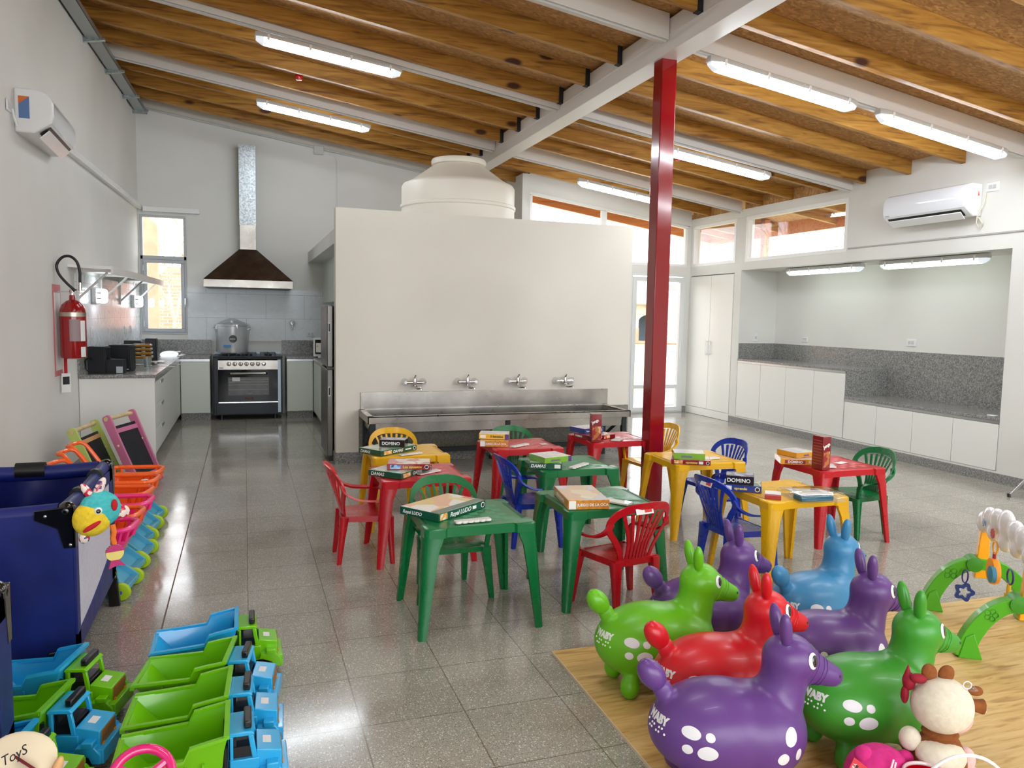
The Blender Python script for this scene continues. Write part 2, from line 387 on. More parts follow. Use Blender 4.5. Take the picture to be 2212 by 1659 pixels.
# right wall with recess, clerestory and built-in cupboard
x0, x1 = XR, XR + 0.14; T = deck(XR)
m = MB(); m.box(x0, x1, -3.2, 5.51, 0, T); m.box(x0, x1, 5.51, 7.69, 2.285, T); m.box(x0, x1, 7.69, 9.80, 2.285, 2.41)
m.box(x0, x1, 9.965, 11.16, 2.255, 2.40); m.box(x0, x1, 9.80, 9.965, 0, 2.41); m.box(x0, x1, 11.16, 11.32, 0, 3.054)
m.box(x0 + 0.003, x1, 7.69, 11.32, 3.055, T - 0.16); m.box(x0 + 0.003, x1, 9.72, 9.965, 2.41, 3.054)
m.box(x0, x1, 5.51, 9.80, 0.0, 0.115)
m.box(7.62, 7.76, 5.40, 11.32, 0, 2.42); m.box(7.11, 7.62, 5.40, 5.51, 0, 2.285); m.box(7.11, 7.62, 9.80, 9.96, 0, 2.285); m.box(7.11, 7.62, 5.51, 9.96, 2.285, 2.40)
m.box(7.11, 7.62, 9.96, 11.32, 2.255, 2.40)
struct('wall_right', m, WALL)
struct('trim_2', MB().box(XR - 0.012, XR, 4.4, 7.66, 2.435, 2.45), mat('grey_line', (176, 172, 168), 0.7), label='thin painted ledge line above the recess')
m = MB()
for a, b in ((7.70, 8.05), (8.10, 8.75), (8.80, 9.42), (9.47, 9.8), (9.97, 10.7), (10.75, 11.2)): m.box(x0 + 0.02, x0 + 0.04, a, b, T - 0.17, T - 0.01)
struct('trim_3', m, OSB, label='OSB infill boards above the right clerestory windows')
# unseen wall behind the viewer, two large openings added to let sky light in
m = MB(); yb0, yb1 = -3.3, -3.15
m.box(-2.1, 7.2, yb0, yb1, 0, 0.3); m.box(-2.1, -1.6, yb0, yb1, 0.3, 2.9); m.box(2.5, 2.8, yb0, yb1, 0.3, 2.9); m.box(6.8, 7.2, yb0, yb1, 0.3, 2.9)
m.prism([(-2.1, 2.9), (7.2, 2.9), (7.2, deck(7.2)), (-2.1, deck(-2.1))], 'y', yb0, yb1); struct('wall_front', m, WALL)
# roof boards
m = MB(); m.prism([(-2.2, deck(-2.2)), (8.5, deck(8.5)), (8.5, deck(8.5) + 0.05), (-2.2, deck(-2.2) + 0.05)], 'y', -3.4, 12.6)
m.prism([(4.1, deck(4.1)), (8.5, deck(8.5)), (8.5, deck(8.5) + 0.05), (4.1, deck(4.1) + 0.05)], 'y', 12.6, 13.1)
struct('ceiling', m, OSB)

# granite skirtings
sk = lambda n, m: struct(n, m, SKIRT)
sk('baseboard_left', MB().prism([(lw(-3.1), -3.1), (lw(8.4), 8.4), (lw(8.4) + 0.012, 8.4), (lw(-3.1) + 0.012, -3.1)], 'z', 0, 0.09))
sk('baseboard_right', MB().box(XR - 0.012, XR, -3.1, 9.955, 0, 0.095))
sk('baseboard_partition', MB().box(0.858, 1.10, 7.948, 7.96, 0, 0.12).box(0.858, 0.87, 7.95, 8.12, 0, 0.12).box(1.10, 4.20, 7.948, 7.96, 0, 0.12).box(4.19, 4.202, 7.95, 8.3, 0, 0.12))
sk('baseboard_back', MB().box(6.905, XR, 11.188, 11.2, 0, 0.1))

# partition wall and the closed room behind it, with a soffit slab over the kitchen side
m = MB(); m.prism([(0.87, 0), (4.19, 0), (4.19, 2.585), (0.87, 2.598)], 'y', 7.96, 8.10); struct('wall_partition', m, PART)
m = MB(); m.box(1.55, 4.19, 8.10, YB, 0, 2.30); m.box(0.93, 4.19, 8.10, YB, 2.30, 2.46); struct('wall_utility_room', m, WALL)
struct('wall_speckled_dado', MB().box(1.10, 4.19, 7.951, 7.9595, 0.12, 0.55), SCREED)

# ---- windows
def frame(m, a0, a1, z0, z1, t, axis, p0, p1, mi=0):
    B = (lambda a, b, c, d: m.box(a, b, p0, p1, c, d, mi)) if axis == 'y' else (lambda a, b, c, d: m.box(p0, p1, a, b, c, d, mi))
    B(a0, a1, z0, z0 + t); B(a0, a1, z1 - t, z1); B(a0, a0 + t, z0 + t, z1 - t); B(a1 - t, a1, z0 + t, z1 - t)
m = MB(); frame(m, wx0, wx1, wz0, wz1, 0.035, 'y', YB - 0.01, YB + 0.06); m.box(wx0, wx1, YB - 0.01, YB + 0.06, 2.265, 2.32); frame(m, wx0 + 0.035, wx1 - 0.03, 1.225, 2.265, 0.05, 'y', YB - 0.025, YB + 0.05)
w1 = struct('window_1', m, ALUW, 0.004)
g = obj('pane', MB().box(wx0 + .08, wx1 - .08, YB + .01, YB + .014, 1.27, 2.22), GLASS, w1); g = obj('pane', MB().box(wx0 + .03, wx1 - .03, YB + .01, YB + .014, 2.31, 2.87), GLASS, w1)
obj('latch', MB().box(wx1 - .035, wx1 - .015, YB - .05, YB - .02, 1.62, 1.72).tube([(wx1 - .025, YB - .04, 1.66), (wx1 - .025, YB - .055, 1.58)], 0.006), ALU, w1)
obj('hinge', MB().box(wx0 + .028, wx0 + .04, YB - .035, YB - .02, 2.1, 2.18).box(wx0 + .028, wx0 + .04, YB - .035, YB - .02, 1.3, 1.38), ALU, w1)
# clerestory of the glazed wall, sloping top
def topc(x): return 3.44 - 0.134 * (x - 4.12)
def slopwin(name, xa, xb, rim=0.045):
    m = MB(); y0, y1 = YB2 - 0.005, YB2 + 0.06
    m.box(xa, xb, y0, y1, 2.40, 2.40 + rim); m.box(xa, xa + rim, y0, y1, 2.40 + rim, topc(xa + rim) - rim); m.box(xb - rim, xb, y0, y1, 2.40 + rim, topc(xb) - rim)
    m.prism([(xa, topc(xa) - rim), (xb, topc(xb) - rim), (xb, topc(xb)), (xa, topc(xa))], 'y', y0, y1)
    o = struct(name, m, TRIMW, 0.003)
    g = MB(); g.prism([(xa + .02, 2.42), (xb - .02, 2.42), (xb - .02, topc(xb) - .02), (xa + .02, topc(xa) - .02)], 'y', YB2 + .03, YB2 + .034); obj('pane', g, GLASS, o)
slopwin('window_2', 4.12, 5.38); slopwin('window_3', 5.38, 6.90)
for nm, a, b in (('window_4', 9.965, 11.16), ('window_5', 7.69, 9.72)):
    m = MB(); frame(m, a, b, 2.40, 3.06, 0.05, 'x', XR - .005, XR + .07); o = struct(nm, m, TRIMW, 0.003)
    obj('pane', MB().box(XR + .03, XR + .034, a + .03, b - .03, 2.43, 3.03), GLASS, o)
# glazed doors to the yard
for nm, a, b in (('door_1', 5.88, 6.90), ('door_2', 4.86, 5.88)):
    m = MB(); y0, y1 = YB2, YB2 + 0.06
    frame(m, a, b, 0.0, 2.28, 0.04, 'y', y0, y1); frame(m, a + .04, b - .04, 0.02, 2.22, 0.07, 'y', y0 - .015, y1 - .01); m.box(a + .11, b - .11, y0 - .01, y1 - .01, 0.40, 0.46)
    o = struct(nm, m, mat('white_aluminium', (222, 224, 224), 0.3), 0.003)
    obj('pane', MB().box(a + .1, b - .1, y0 + .02, y0 + .025, 0.09, 2.16), GLASS, o)
    if nm == 'door_1': obj('door_handle', MB().tube([(b - .075, y0 - .02, 1.16), (b - .10, y0 - .06, 1.08), (b - .11, y0 - .07, 1.0), (b - .10, y0 - .06, 0.92), (b - .075, y0 - .02, 0.84)], 0.009), WPL, o)

# ================================================================== ROOF TIMBERS AND STEEL
WB = mat('white_steel_beam', (222, 217, 212), 0.45)
BLKM = mat('dark_steel_hanger', (44, 44, 46), 0.5, 0.4)
m = MB(); m.box(3.13, 3.33, -3.1, 11.18, 3.61, 3.86); m.box(3.123, 3.337, -3.1, 11.18, 3.728, 3.74)
tag(obj('main_beam', m, WB, bev=0.004), 'wide white steel beam running from the red column over the tank', 'beam')
def band(mb, xa, xb, h0, h1, y0, y1, mi=0):
    mb.prism([(xa, deck(xa) - h1), (xb, deck(xb) - h1), (xb, deck(xb) - h0), (xa, deck(xa) - h0)], 'y', y0, y1, mi)
ORD = ['first', 'second', 'third', 'fourth', 'fifth', 'sixth', 'seventh', 'eighth', 'ninth', 'tenth', 'eleventh', 'twelfth', 'thirteenth']
wy = [9.90, 7.70, 5.50, 3.30, 1.10, -1.10]
for k, y in enumerate(wy[:4]):
    for side, xa, xb in (('left', lw(y) + .005, 3.125), ('right', 3.335, XR + 0.0 if y < 7.6 else XR + .0)):
        m = MB(); band(m, xa, xb, 0.002, 0.20, y - .055, y + .055)
        tag(obj('cross_beam', m, WB, bev=0.004), 'sloping white cross beam %s of the main beam, %s one from the back' % (side, ORD[k]), 'beam', 'white cross beams')
        m = MB(); yy = y - 0.035; m.tube([(xa + .05, yy, deck(xa + .05) - .212), (xb - .02, yy, deck(xb - .02) - .212)], 0.011)
        tag(obj('conduit', m, GREYPL), 'thin grey conduit under the %s white cross beam from the back, %s side' % (ORD[k], side), 'pipe', 'roof conduits')
jl = [11.75, 11.1, 10.45, 9.55, 8.90, 8.27, 7.60, 6.95, 6.28, 5.02, 4.36, 3.70]
jr = [11.55, 10.72, 9.42, 8.77, 8.08, 7.46, 6.80, 6.12, 5.0, 4.32, 3.66, 2.9]
for side, ys in (('left', jl), ('right', jr)):
    for k, y in enumerate(ys):
        xa, xb = (lw(y) + .003, 3.127) if side == 'left' else (3.333, 8.3 if y > 7.69 else XR - .002)
        m = MB(); band(m, xa, xb, 0.001, 0.15, y - .028, y + .028)
        o = tag(obj('roof_joist', m, WOOD, bev=0.002), 'varnished pine roof joist %s of the main beam, %s from the back wall' % (side, ORD[k]), 'joist', 'pine roof joists')
        if side == 'left':
            m = MB(); band(m, 3.085, 3.129, 0.0, 0.153, y - .033, y - .028); band(m, 3.085, 3.129, 0.0, 0.153, y + .028, y + .033); band(m, 3.085, 3.129, 0.15, 0.154, y - .033, y + .033)
            obj('joist_hanger', m, BLKM, o)
# eave boards outside the clerestories
for k, y in enumerate((12.0, 12.7)):
    m = MB(); band(m, 4.2, 8.3, 0.0, 0.16, y - .03, y + .03)
    tag(obj('eave_joist', m, WOODX), 'orange outdoor eave joist behind the tall clerestory, %s one' % ('nearer', 'farther')[k], 'joist', 'eave joists')
tag(obj('eave_fascia', MB().prism([(8.3, deck(8.3) - .2), (8.35, deck(8.3) - .2), (8.35, deck(8.3)), (8.3, deck(8.3))], 'y', 7.4, 13.1), WOODX), 'orange fascia board at the edge of the outdoor eave', 'fascia')
m = MB(); xs = 7.95
for y in (8.6, 10.6, 12.6): m.box(xs, xs + .1, y, y + .1, 0, deck(8.0) - .01)
for k, y in enumerate((8.6, 10.6, 12.6)):
    tag(obj('veranda_post', MB().box(7.95, 8.05, y, y + .1, 0, deck(8.05) - .01), WOODX if k < 2 else TRIMW), 'outdoor veranda post seen through the side clerestory, %s one' % ('nearest', 'middle', 'farthest')[k], 'post', 'veranda posts')

# galvanised channel along the top of the left wall
t = thing('perforated_channel', (0, 0, 0), 0, 'perforated galvanised channel running under the rafters along the left wall', 'channel')
PERF = mat('perforated_steel', (150, 156, 158), 0.4, 0.7); q = NT(PERF); v = q.coords((22, 22, 22)); vo = q.n('ShaderNodeTexVoronoi'); vo.inputs['Randomness'].default_value = 0; vo.inputs['Scale'].default_value = 1.0
q.l(v, vo.inputs['Vector']); q.l(q.ramp(vo.outputs['Distance'], [(0.18, (60, 62, 64)), (0.26, (168, 172, 174))]), q.b.inputs['Base Color'])
m = MB(); ya, yb = 3.0, 12.25
def ch(x_, y_): return lw(y_) + x_
for a, b, z0, z1 in ((0.02, 0.16, 4.285, 4.29), (0.02, 0.025, 4.285, 4.335), (0.155, 0.16, 4.285, 4.335)):
    m.prism([(ch(a, ya), ya), (ch(a, yb), yb), (ch(b, yb), yb), (ch(b, ya), ya)], 'z', z0, z1)
obj('channel', m, PERF, t)
for y in (12.05, 11.3, 10.2, 9.1, 7.9, 6.6): obj('bracket', MB().prism([(lw(y), 4.24), (lw(y) + .2, 4.28), (lw(y) + .2, 4.30), (lw(y), 4.30)], 'y', y - .02, y + .03), GALV, t)

# red column
m = MB(); m.box(3.158, 3.293, 5.60, 5.735, 0, 3.612)
tag(obj('steel_column', m, REDCOL, bev=0.006), 'glossy red square steel column holding up the white main beam', 'column')

# fluorescent fixtures
def tube_light(a, b, label, group, drop=(0, 0, -1)):
    """built along +X from 0 to L, emitting side towards -Z"""
    a, b = Vector(a), Vector(b); L = (b - a).length; d = (b - a).normalized()
    up = -Vector(drop); sx = d; sy = up.cross(sx).normalized(); sz = sx.cross(sy)
    o = bpy.data.objects.new('tube_light', None); COL.objects.link(o); o.empty_display_size = .1
    o.matrix_world = Matrix.Translation(a) @ Matrix((sx, sy, sz)).transposed().to_4x4(); tag(o, label, 'ceiling light', group)
    W = 0.062
    prof = [(-W, 0.0), (-W, 0.022), (-W * .7, 0.045), (W * .7, 0.045), (W, 0.022), (W, 0.0)]
    m = MB(); m.loft([[(0.01 if i in () else x, p[0] * s, p[1]) for i, p in enumerate(prof)] for x, s in ((0.0, .55), (0.06, 1), (L - .06, 1), (L, .55))])
    obj('housing', m, GREYPL, o)
    prof = [(-W * .93, -0.001), (-W * .85, -0.03), (-W * .5, -0.052), (W * .5, -0.052), (W * .85, -0.03), (W * .93, -0.001)]
    def dif(xs): return [[(x, p[0] * s, p[1] * s) for p in prof] for x, s in xs]
    m = MB(); m.loft(dif(((0.085, 1), (L - .085, 1)))); obj('diffuser', m, EMIR if group.startswith('recess') else EMI, o)
    for xs in (((0.012, .55), (0.07, 1), (0.0845, 1)), ((L - .0845, 1), (L - .07, 1), (L - .012, .55))): obj('end_cap', MB().loft(dif(xs)), CLEARE, o)
    for k in range(4):
        x = 0.12 + (L - .24) * k / 3
        for s in (-1, 1): obj('clip', MB().box(x - .011, x + .011, s * W - .006, s * W + .006, -0.022, 0.03), WPL, o)
    return o
G = 'ceiling tube lights'
dn = Vector((-0.145, 0, -1)).normalized()
for a, b, l in (((.116, 7.62, 4.03), (1.46, 7.62, 3.86), 'left of main beam, nearer one'),
                ((.157, 9.80, 3.995), (1.49, 9.80, 3.81), 'left of main beam, farther one over the kitchen'),
                ((3.45, 5.40, 3.56), (4.90, 5.40, 3.36), 'right of the red column, nearest the column top'),
                ((5.14, 5.40, 3.33), (6.65, 5.40, 3.11), 'at the far right above the right air conditioner'),
                ((4.33, 7.55, 3.375), (5.69, 7.55, 3.185), 'right behind the red column, middle row'),
                ((4.27, 9.75, 3.375), (5.62, 9.75, 3.18), 'farthest right one, partly hidden by the red column')):
    tube_light(a, b, 'lit fluorescent tube light ' + l, G, dn)
for k, (x, y) in enumerate(((.3, 3.22), (3.7, 3.22), (5.4, 3.22), (.3, 1.02), (3.7, 1.02), (5.4, 1.02))):  # extra lamps out of view, added to brighten the foreground
    tube_light((x, y, deck(x) - .27), (x + 1.34, y, deck(x + 1.34) - .27), 'added unseen tube light overhead nearer the viewer, ' + ORD[k] + ' of six', 'added overhead tube lights', dn)
G2 = 'recess tube lights'
tube_light((7.2, 9.05, 2.232), (7.2, 7.65, 2.232), 'lit tube light under the recess top, left one of two', G2)
tube_light((7.2, 7.36, 2.232), (7.2, 5.94, 2.232), 'lit tube light under the recess top, right one of two', G2)
# conduit runs and boxes on the back wall
m = MB(); m.tube([(-1.35, YB - .02, deck(-1.35) - .17), (3.9, YB - .02, deck(3.9) - .17)], .014); m.tube([(-1.35, YB - .05, deck(-1.35) - .17), (3.9, YB - .05, deck(3.9) - .17)], .012)
tag(obj('conduit', m, GREYPL), 'pair of grey conduits along the top of the kitchen back wall', 'pipe')
zc = deck(1.1) - .2
t = tag(obj('junction_box', MB().box(1.02, 1.16, YB - .07, YB, zc - .06, zc + .06), GREYPL, bev=.006), 'grey junction box at the top of the kitchen back wall', 'junction box')
zc = deck(2.75) - .2
tag(obj('junction_box', MB().box(2.70, 2.82, YB - .07, YB, zc - .06, zc + .06), GREYPL, bev=.006), 'grey junction box beside the tank lid', 'junction box')
tag(obj('drop_conduit', MB().tube([(1.16, YB - .015, 3.97), (1.34, YB - .015, 3.93), (1.38, YB - .015, 3.85), (1.38, YB - .015, 2.5)], .011), WPL), 'white conduit dropping down the kitchen back wall', 'pipe')
for x, y in ((0.6, 9.1), (5.0, 8.4)):
    tag(obj('pilot_lamp', MB().lathe([(.001, -.035), (.03, -.03), (.04, 0), (.04, .03)], (x, y, deck(x) - .13)), mat('red_lens', (200, 30, 30), .2)), 'small red detector lamp on the ceiling, %s' % ('left side' if x < 3 else 'right side'), 'detector', None)

# water tank on the utility room roof
cx, cy = 2.53, 9.45
prof = [(0.70, 2.46), (0.70, 2.84), (0.715, 2.85), (0.715, 2.88), (0.70, 2.89), (0.70, 3.10), (0.68, 3.135), (0.60, 3.17), (0.30, 3.385)]
t = thing('water_tank', (cx, cy, 0), 0, 'round cream water tank standing behind the partition wall', 'tank')
TANK = mat('cream_tank_plastic', (226, 220, 208), .45)
obj('tank_body', MB().lathe(prof + [(0.29, 3.40), (0.05, 3.40)], seg=48), TANK, t)
obj('tank_lid', MB().lathe([(.27, 3.38), (.335, 3.385), (.34, 3.43), (.33, 3.45), (.28, 3.462), (.05, 3.465)], seg=48), mat('cream_lid', (232, 226, 214), .4), t)

# ================================================================== OUTSIDE
def flat(name, x0, x1, y0, y1, z, m, label, cat):
    o = obj(name, MB().box(x0, x1, y0, y1, z - .1, z), m); return tag(o, label, cat)
o = obj('outdoor_paving', MB().box(-30, -2.5, -30, 60, -.14, -.05).box(-2.5, 8.1, 13.0, 14.0, -.14, -.02).box(8.0, 9.4, -10, 14.0, -.14, -.02).box(-2.5, 8, -30, -3.3, -.14, -.02), PAVE); o['kind'] = 'structure'
o = obj('lawn', MB().box(9.4, 60, -10, 27.5, -.14, -.04).box(-2.5, 9.4, 14.0, 27.5, -.14, -.04), GRASS); o['kind'] = 'structure'
o = obj('street', MB().box(-2.5, 60, 27.5, 40, -.14, -.035), ASPH); o['kind'] = 'structure'
o = obj('far_ground', MB().box(-2.5, 80, 40, 90, -.14, -.03), GRASS); o['kind'] = 'structure'
# louvred shutter leaf standing open beyond the door
t = thing('louvred_shutter', (6.66, 11.6, 0), 0, 'white louvred shutter standing outside behind the glass door', 'shutter')
SH = mat('white_shutter_paint', (236, 238, 246), .4)
m = MB(); frame(m, 0, .62, 0.02, 2.25, .07, 'y', 0, .04); m.box(.07, .55, 0, .04, 1.0, 1.1); obj('shutter_frame', m, SH, t)
m = MB(); z = .14
while z < 2.12:
    if not .93 < z < 1.1: m.prism([(.0, z), (.04, z + .122), (.046, z + .122), (.008, z)], 'x', .07, .55)
    z += .125
obj('slats', m, SH, t)
# arcade building across the street
t = thing('arcade_building', (23.4, 42.7, 0), -20, 'far building with pale roof and arches seen through the door', 'building'); t.scale = (.62, .62, .62)
ROOFT = m_noise('pale_tin_roof', (214, 214, 216), (232, 230, 228), 1, .7); STN = m_noise('pale_stone', (190, 176, 150), (206, 192, 168), 2, .9)
m = MB(); m.box(-14, 14, 0, 6, 2.9, 3.9)
for k in range(9):
    x = -14 + k * 3.3; m.box(x - .3, x + .3, 0, .5, 0, 2.95)
    arc = [(x + .3, 2.2)] + [(x + 1.65 - 1.35 * math.cos(R(a)), 2.2 + .72 * math.sin(R(a))) for a in range(0, 181, 15)] + [(x + 3.0, 2.2), (x + 3.0, 2.95), (x + .3, 2.95)]
    if k < 8: m.prism(arc, 'y', .05, .45)
obj('arcade', m, STN, t)
m = MB(); 
for k in range(9): m.box(-14 + k * 3.3 - .34, -14 + k * 3.3 + .34, -.04, .3, 0, 1.5)
m.box(-14, 14, -.2, .0, 0, .25); obj('column_base', m, ORENDER, t)
obj('inner_wall', MB().box(-14, 14, 3.5, 3.6, 0, 3), mat('dark_blue_wall', (84, 98, 110), .8), t)
obj('roof', MB().prism([(-15, 3.9), (15, 3.9), (4, 6.2), (-4, 6.2)], 'y', -.8, 6.5), ROOFT, t)
m = MB(); tiltm = MB()
obj('roof_ridge', MB().prism([(-15, 3.85), (15, 3.85), (15, 4.0), (-15, 4.0)], 'y', -.95, -.75), BRICK, t)
t = thing('tower', (21.5, 54, 0), 0, 'pale far tower with brick panel above the arcade roof', 'tower')
obj('tower_block', MB().box(6, 9, 0, 2, 0, 4.6), STN, t); obj('tower_panel', MB().box(6.6, 8.4, -.05, 0, 3.0, 4.0), BRICK, t)
# terracotta wall and brick house behind the kitchen window
tag(obj('terracotta_wall', MB().prism([(-3.6, 0), (-1.53, 0), (-1.53, 3.12), (-1.95, 3.5), (-3.6, 3.5)], 'y', 16, 16.3), ORENDER), 'tall terracotta wall close outside the kitchen window', 'wall')
t = thing('brick_house', (-2.6, 24, 0), 0, 'orange brick house behind the bare tree outside the window', 'building')
obj('brick_wall', MB().prism([(-4, 0), (6, 0), (6, 3.1), (.95, 3.1), (.95, 2.75), (.55, 2.75), (.35, 2.5), (-4, 2.5)], 'y', 0, .4), BRICK, t)
obj('coping', MB().box(.9, 6, -.05, .45, 3.1, 3.16).box(-4, .35, -.05, .45, 2.5, 2.55), ORENDER, t)
rnd = random.Random(3); m = MB()
def branch(p, d, r, n):
    q_ = p + d; m.tube([p, p + d * .5 + Vector((rnd.uniform(-.04, .04), 0, rnd.uniform(-.02, .04))), q_], [r, r * .85, r * .65], 6)
    if n == 0: return
    for _ in range(3 if n > 2 else 2):
        dd = (d.normalized() + Vector((rnd.uniform(-.75, .75), rnd.uniform(-.6, .6), rnd.uniform(-.1, .5)))).normalized() * d.length * rnd.uniform(.62, .9)
        branch(q_, dd, r * .62, n - 1)
branch(Vector((-1.54, 19, -.05)), Vector((.05, 0, 1.35)), .062, 5)
tag(obj('bare_tree', m, m_noise('grey_bark', (168, 150, 136), (190, 172, 158), 8)), 'leafless tree outside the kitchen window in front of bricks', 'tree')
rnd = random.Random(5); m = MB(); branch(Vector((14.0, 33.8, -.05)), Vector((0, 0, 3.0)), .12, 4)
# ================================================================== KITCHEN
def spl(P, n=5):
    out = []
    for i in range(len(P) - 1):
        p0, p1, p2, p3 = [Vector(P[max(0, min(len(P) - 1, j))]) for j in (i - 1, i, i + 1, i + 2)]
        for k in range(n):
            t = k / n; out.append(.5 * ((2 * p1) + (-p0 + p2) * t + (2 * p0 - 5 * p1 + 4 * p2 - p3) * t * t + (-p0 + 3 * p1 - 3 * p2 + p3) * t ** 3))
    return out + [Vector(P[-1])]
CT = 0.90
tl = struct('trim_4', MB().box(-0.79, 1.55, YB - .008, YB, 1.10, 1.875).box(lw(YB) + .005, wx0, YB - .008, YB, 1.10, 1.15), TILE, label='white tile panel on the kitchen back wall')
m = MB(); m.prism([(lw(8.42), 8.42), (lw(YB - .01), YB - .01), (lw(YB) + .008, YB - .01), (lw(8.42) + .008, 8.42)], 'z', 1.10, 1.88); struct('trim_5', m, TILE, label='white tile panel on the left kitchen wall')
# left run of base cabinets
t = thing('base_cabinet', (-0.86, 8.46, 0), 0, 'long white base cabinet run along the left kitchen wall', 'cabinet', None)
m = MB(); m.prism([(lw(8.46) + .86, 0), (-.02, 0), (-.02, .03), (-.02, 3.2), (lw(11.66) + .86, 3.2)], 'z', 0.09, .865); obj('body', m, CABW, t)
m = MB(); m.box(lw(8.44) + .865, 0, -.02, 0.0, 0.0, .865); obj('end_panel', m, CABW, t, bev=.002)
obj('plinth', MB().box(-.07, -.05, 0, 3.2, 0, .09), SKIRT, t)
yy = [0.0, .90, 1.75, 2.45, 3.18]
for k in range(4):
    a, b = yy[k] + .003, yy[k + 1] - .003
    if k == 0:
        for n, (z0, z1) in enumerate(((.10, .335), (.34, .575), (.58, .815))):
            d = obj('drawer', MB().box(-.02, 0, a, b, z0, z1), CABW, t, bev=.002); 
            obj('handle', MB().box(0.0, .006, b - .34, b - .05, z1 - .05, z1 - .02), ALU, d)
    else:
        obj('door', MB().box(-.02, 0, a, b, .10, .815), CABW, t, bev=.002)
obj('handle_rail', MB().box(-.03, 0.004, 0, 3.2, .825, .865), ALU, t)
# corner and right base cabinets
def basecab(loc, w, label, depth=.62, face='y'):
    t = thing('base_cabinet', loc, 0, label, 'cabinet')
    obj('body', MB().box(0, w, .02, depth, .10, .865), CABG, t); obj('plinth', MB().box(0, w, .04, .06, 0, .10), SKIRT, t)
    obj('door', MB().box(.003, w - .003, 0, .018, .10, .825), CABG, t, bev=.002); obj('handle_rail', MB().box(0, w, .0, .02, .83, .862), ALU, t)
basecab((-.856, 11.67, 0), .385, 'white base cabinet directly left of the black stove')
basecab((.575, 11.67, 0), .37, 'white base cabinet directly right of the black stove')
t = thing('base_cabinet', (.95, 8.95, 0), 0, 'white base cabinet run on the right kitchen side beyond the fridge', 'cabinet')
obj('body', MB().box(.02, .6, 0, 3.3, .10, .865), CABG, t); obj('plinth', MB().box(.05, .07, 0, 2.7, 0, .1), SKIRT, t)
for k in range(3): obj('door', MB().box(0, .018, .9 * k + .003, .9 * k + .897, .10, .825), CABG, t, bev=.002)
obj('handle_rail', MB().box(0, .02, 0, 2.7, .83, .862), ALU, t)
# worktops
m = MB(); m.prism([(lw(8.42), 8.42), (-.84, 8.42), (-.84, 11.65), (-.47, 11.65), (-.47, YB), (lw(YB), YB)], 'z', .868, CT)
t = tag(obj('granite_worktop', m, GRAN, bev=.002), 'L-shaped grey granite worktop left of the stove', 'worktop')
m = MB(); m.prism([(lw(8.42), 8.42), (lw(YB), YB), (lw(YB) + .02, YB - .02), (lw(8.42) + .022, 8.42)], 'z', CT, 1.115); obj('upstand', m, GRAN, t); obj('upstand', MB().box(lw(YB) + .02, -.47, YB - .02, YB - .001, CT, 1.115), GRAN, t)
m = MB(); m.prism([(.575, 11.65), (.93, 11.65), (.93, 8.95), (1.55, 8.95), (1.55, YB), (.575, YB)], 'z', .868, CT)
t = tag(obj('granite_worktop', m, GRAN, bev=.002), 'grey granite worktop between the stove and the fridge', 'worktop')
obj('upstand', MB().box(.53, 1.55, YB - .02, YB - .001, CT, 1.115), GRAN, t)
# upper cabinets under the soffit
t = thing('wall_cabinet', (1.15, 9.0, 1.70), 0, 'white wall cabinets under the soffit on the right kitchen side', 'cabinet')
obj('body', MB().box(.02, .4, 0, YB - 9.0 - .01, 0, .60), CABG, t)
for k in range(5): obj('door', MB().box(0, .018, .66 * k + .003, .66 * k + .655, .0, .60), CABG, t, bev=.002)

# stove
t = thing('gas_stove', (-.42, 11.58, 0), 0, 'black and steel six-burner gas range between white cabinets', 'stove')
NAVY = mat('blue_black_enamel', (14, 26, 38), .3, spec=.3); OVG = mat('black_oven_glass', (4, 5, 7), .08, spec=.2)
obj('body', MB().box(0, .93, .03, .68, .07, .885), NAVY, t, bev=.004)
obj('side_trim', MB().box(.865, .905, .0, .05, .10, .86), mat('pale_steel_trim', (170, 184, 196), .35, .4), t)
obj('hob', MB().box(-.005, .935, .0, .68, .885, .91), NAVY, t, bev=.006)
pn = obj('control_panel', MB().prism([(0, .72), (.0, .85), (.03, .87), (.03, .72)], 'x', .06, .865), STEEL, t)
for k in range(7):
    x = .205 + k * .078; kb = obj('knob', MB().lathe([(.03, 0), (.03, -.006), (.022, -.01), (.02, -.03), (.001, -.032)], (x, -.001, .80), 'y', 20), STEEL if k < 6 else CHROME, t); 
    obj('grip', MB().box(x - .004, x + .004, -.04, -.03, .782, .818), BLACK, kb)
obj('badge', MB().box(.075, .13, -.002, 0, .738, .748), mat('blue_badge', (50, 90, 170), .4), t)
od = obj('oven_door', MB().box(.06, .865, .0, .03, .26, .715), OVG, t, bev=.004)
obj('oven_window', MB().box(.19, .74, -.003, 0, .355, .61), m_noise('dim_oven_window', (40, 36, 32), (66, 62, 56), 6, .2), od)
m = MB(); 
for z in (.43, .50, .54, .575): m.box(.20, .73, -.0045, -.003, z, z + .006)
obj('oven_rack', m, mat('rack_wire', (130, 126, 116), .4, .6), od)
obj('door_handle', MB().tube([(.21, .0, .66), (.22, -.035, .665), (.70, -.035, .665), (.71, 0, .66)], .017, flat=1.0), STEEL, od)
obj('sticker', MB().box(.245, .35, -.0055, -.0045, .555, .61), PAPER, od)
obj('badge', MB().box(.415, .53, -.004, -.002, .285, .322), mat('dark_badge', (40, 40, 44), .4), od)
m = MB(); m.tube([(.43, -.006, .29), (.45, -.006, .31), (.475, -.006, .315), (.50, -.006, .298)], .005); obj('badge', m, mat('red_badge_arc', (180, 30, 40), .4), od)
text('Usman', .028, mat('grey_ink', (150, 150, 146), .5), od, (.43, -.0048, .372), FRONT)
obj('trim_strip', MB().box(.06, .865, -.004, .03, .245, .258), CHROME, t)
dr = obj('drawer', MB().box(.03, .865, .0, .03, .085, .243), NAVY, t, bev=.004)
m = MB()
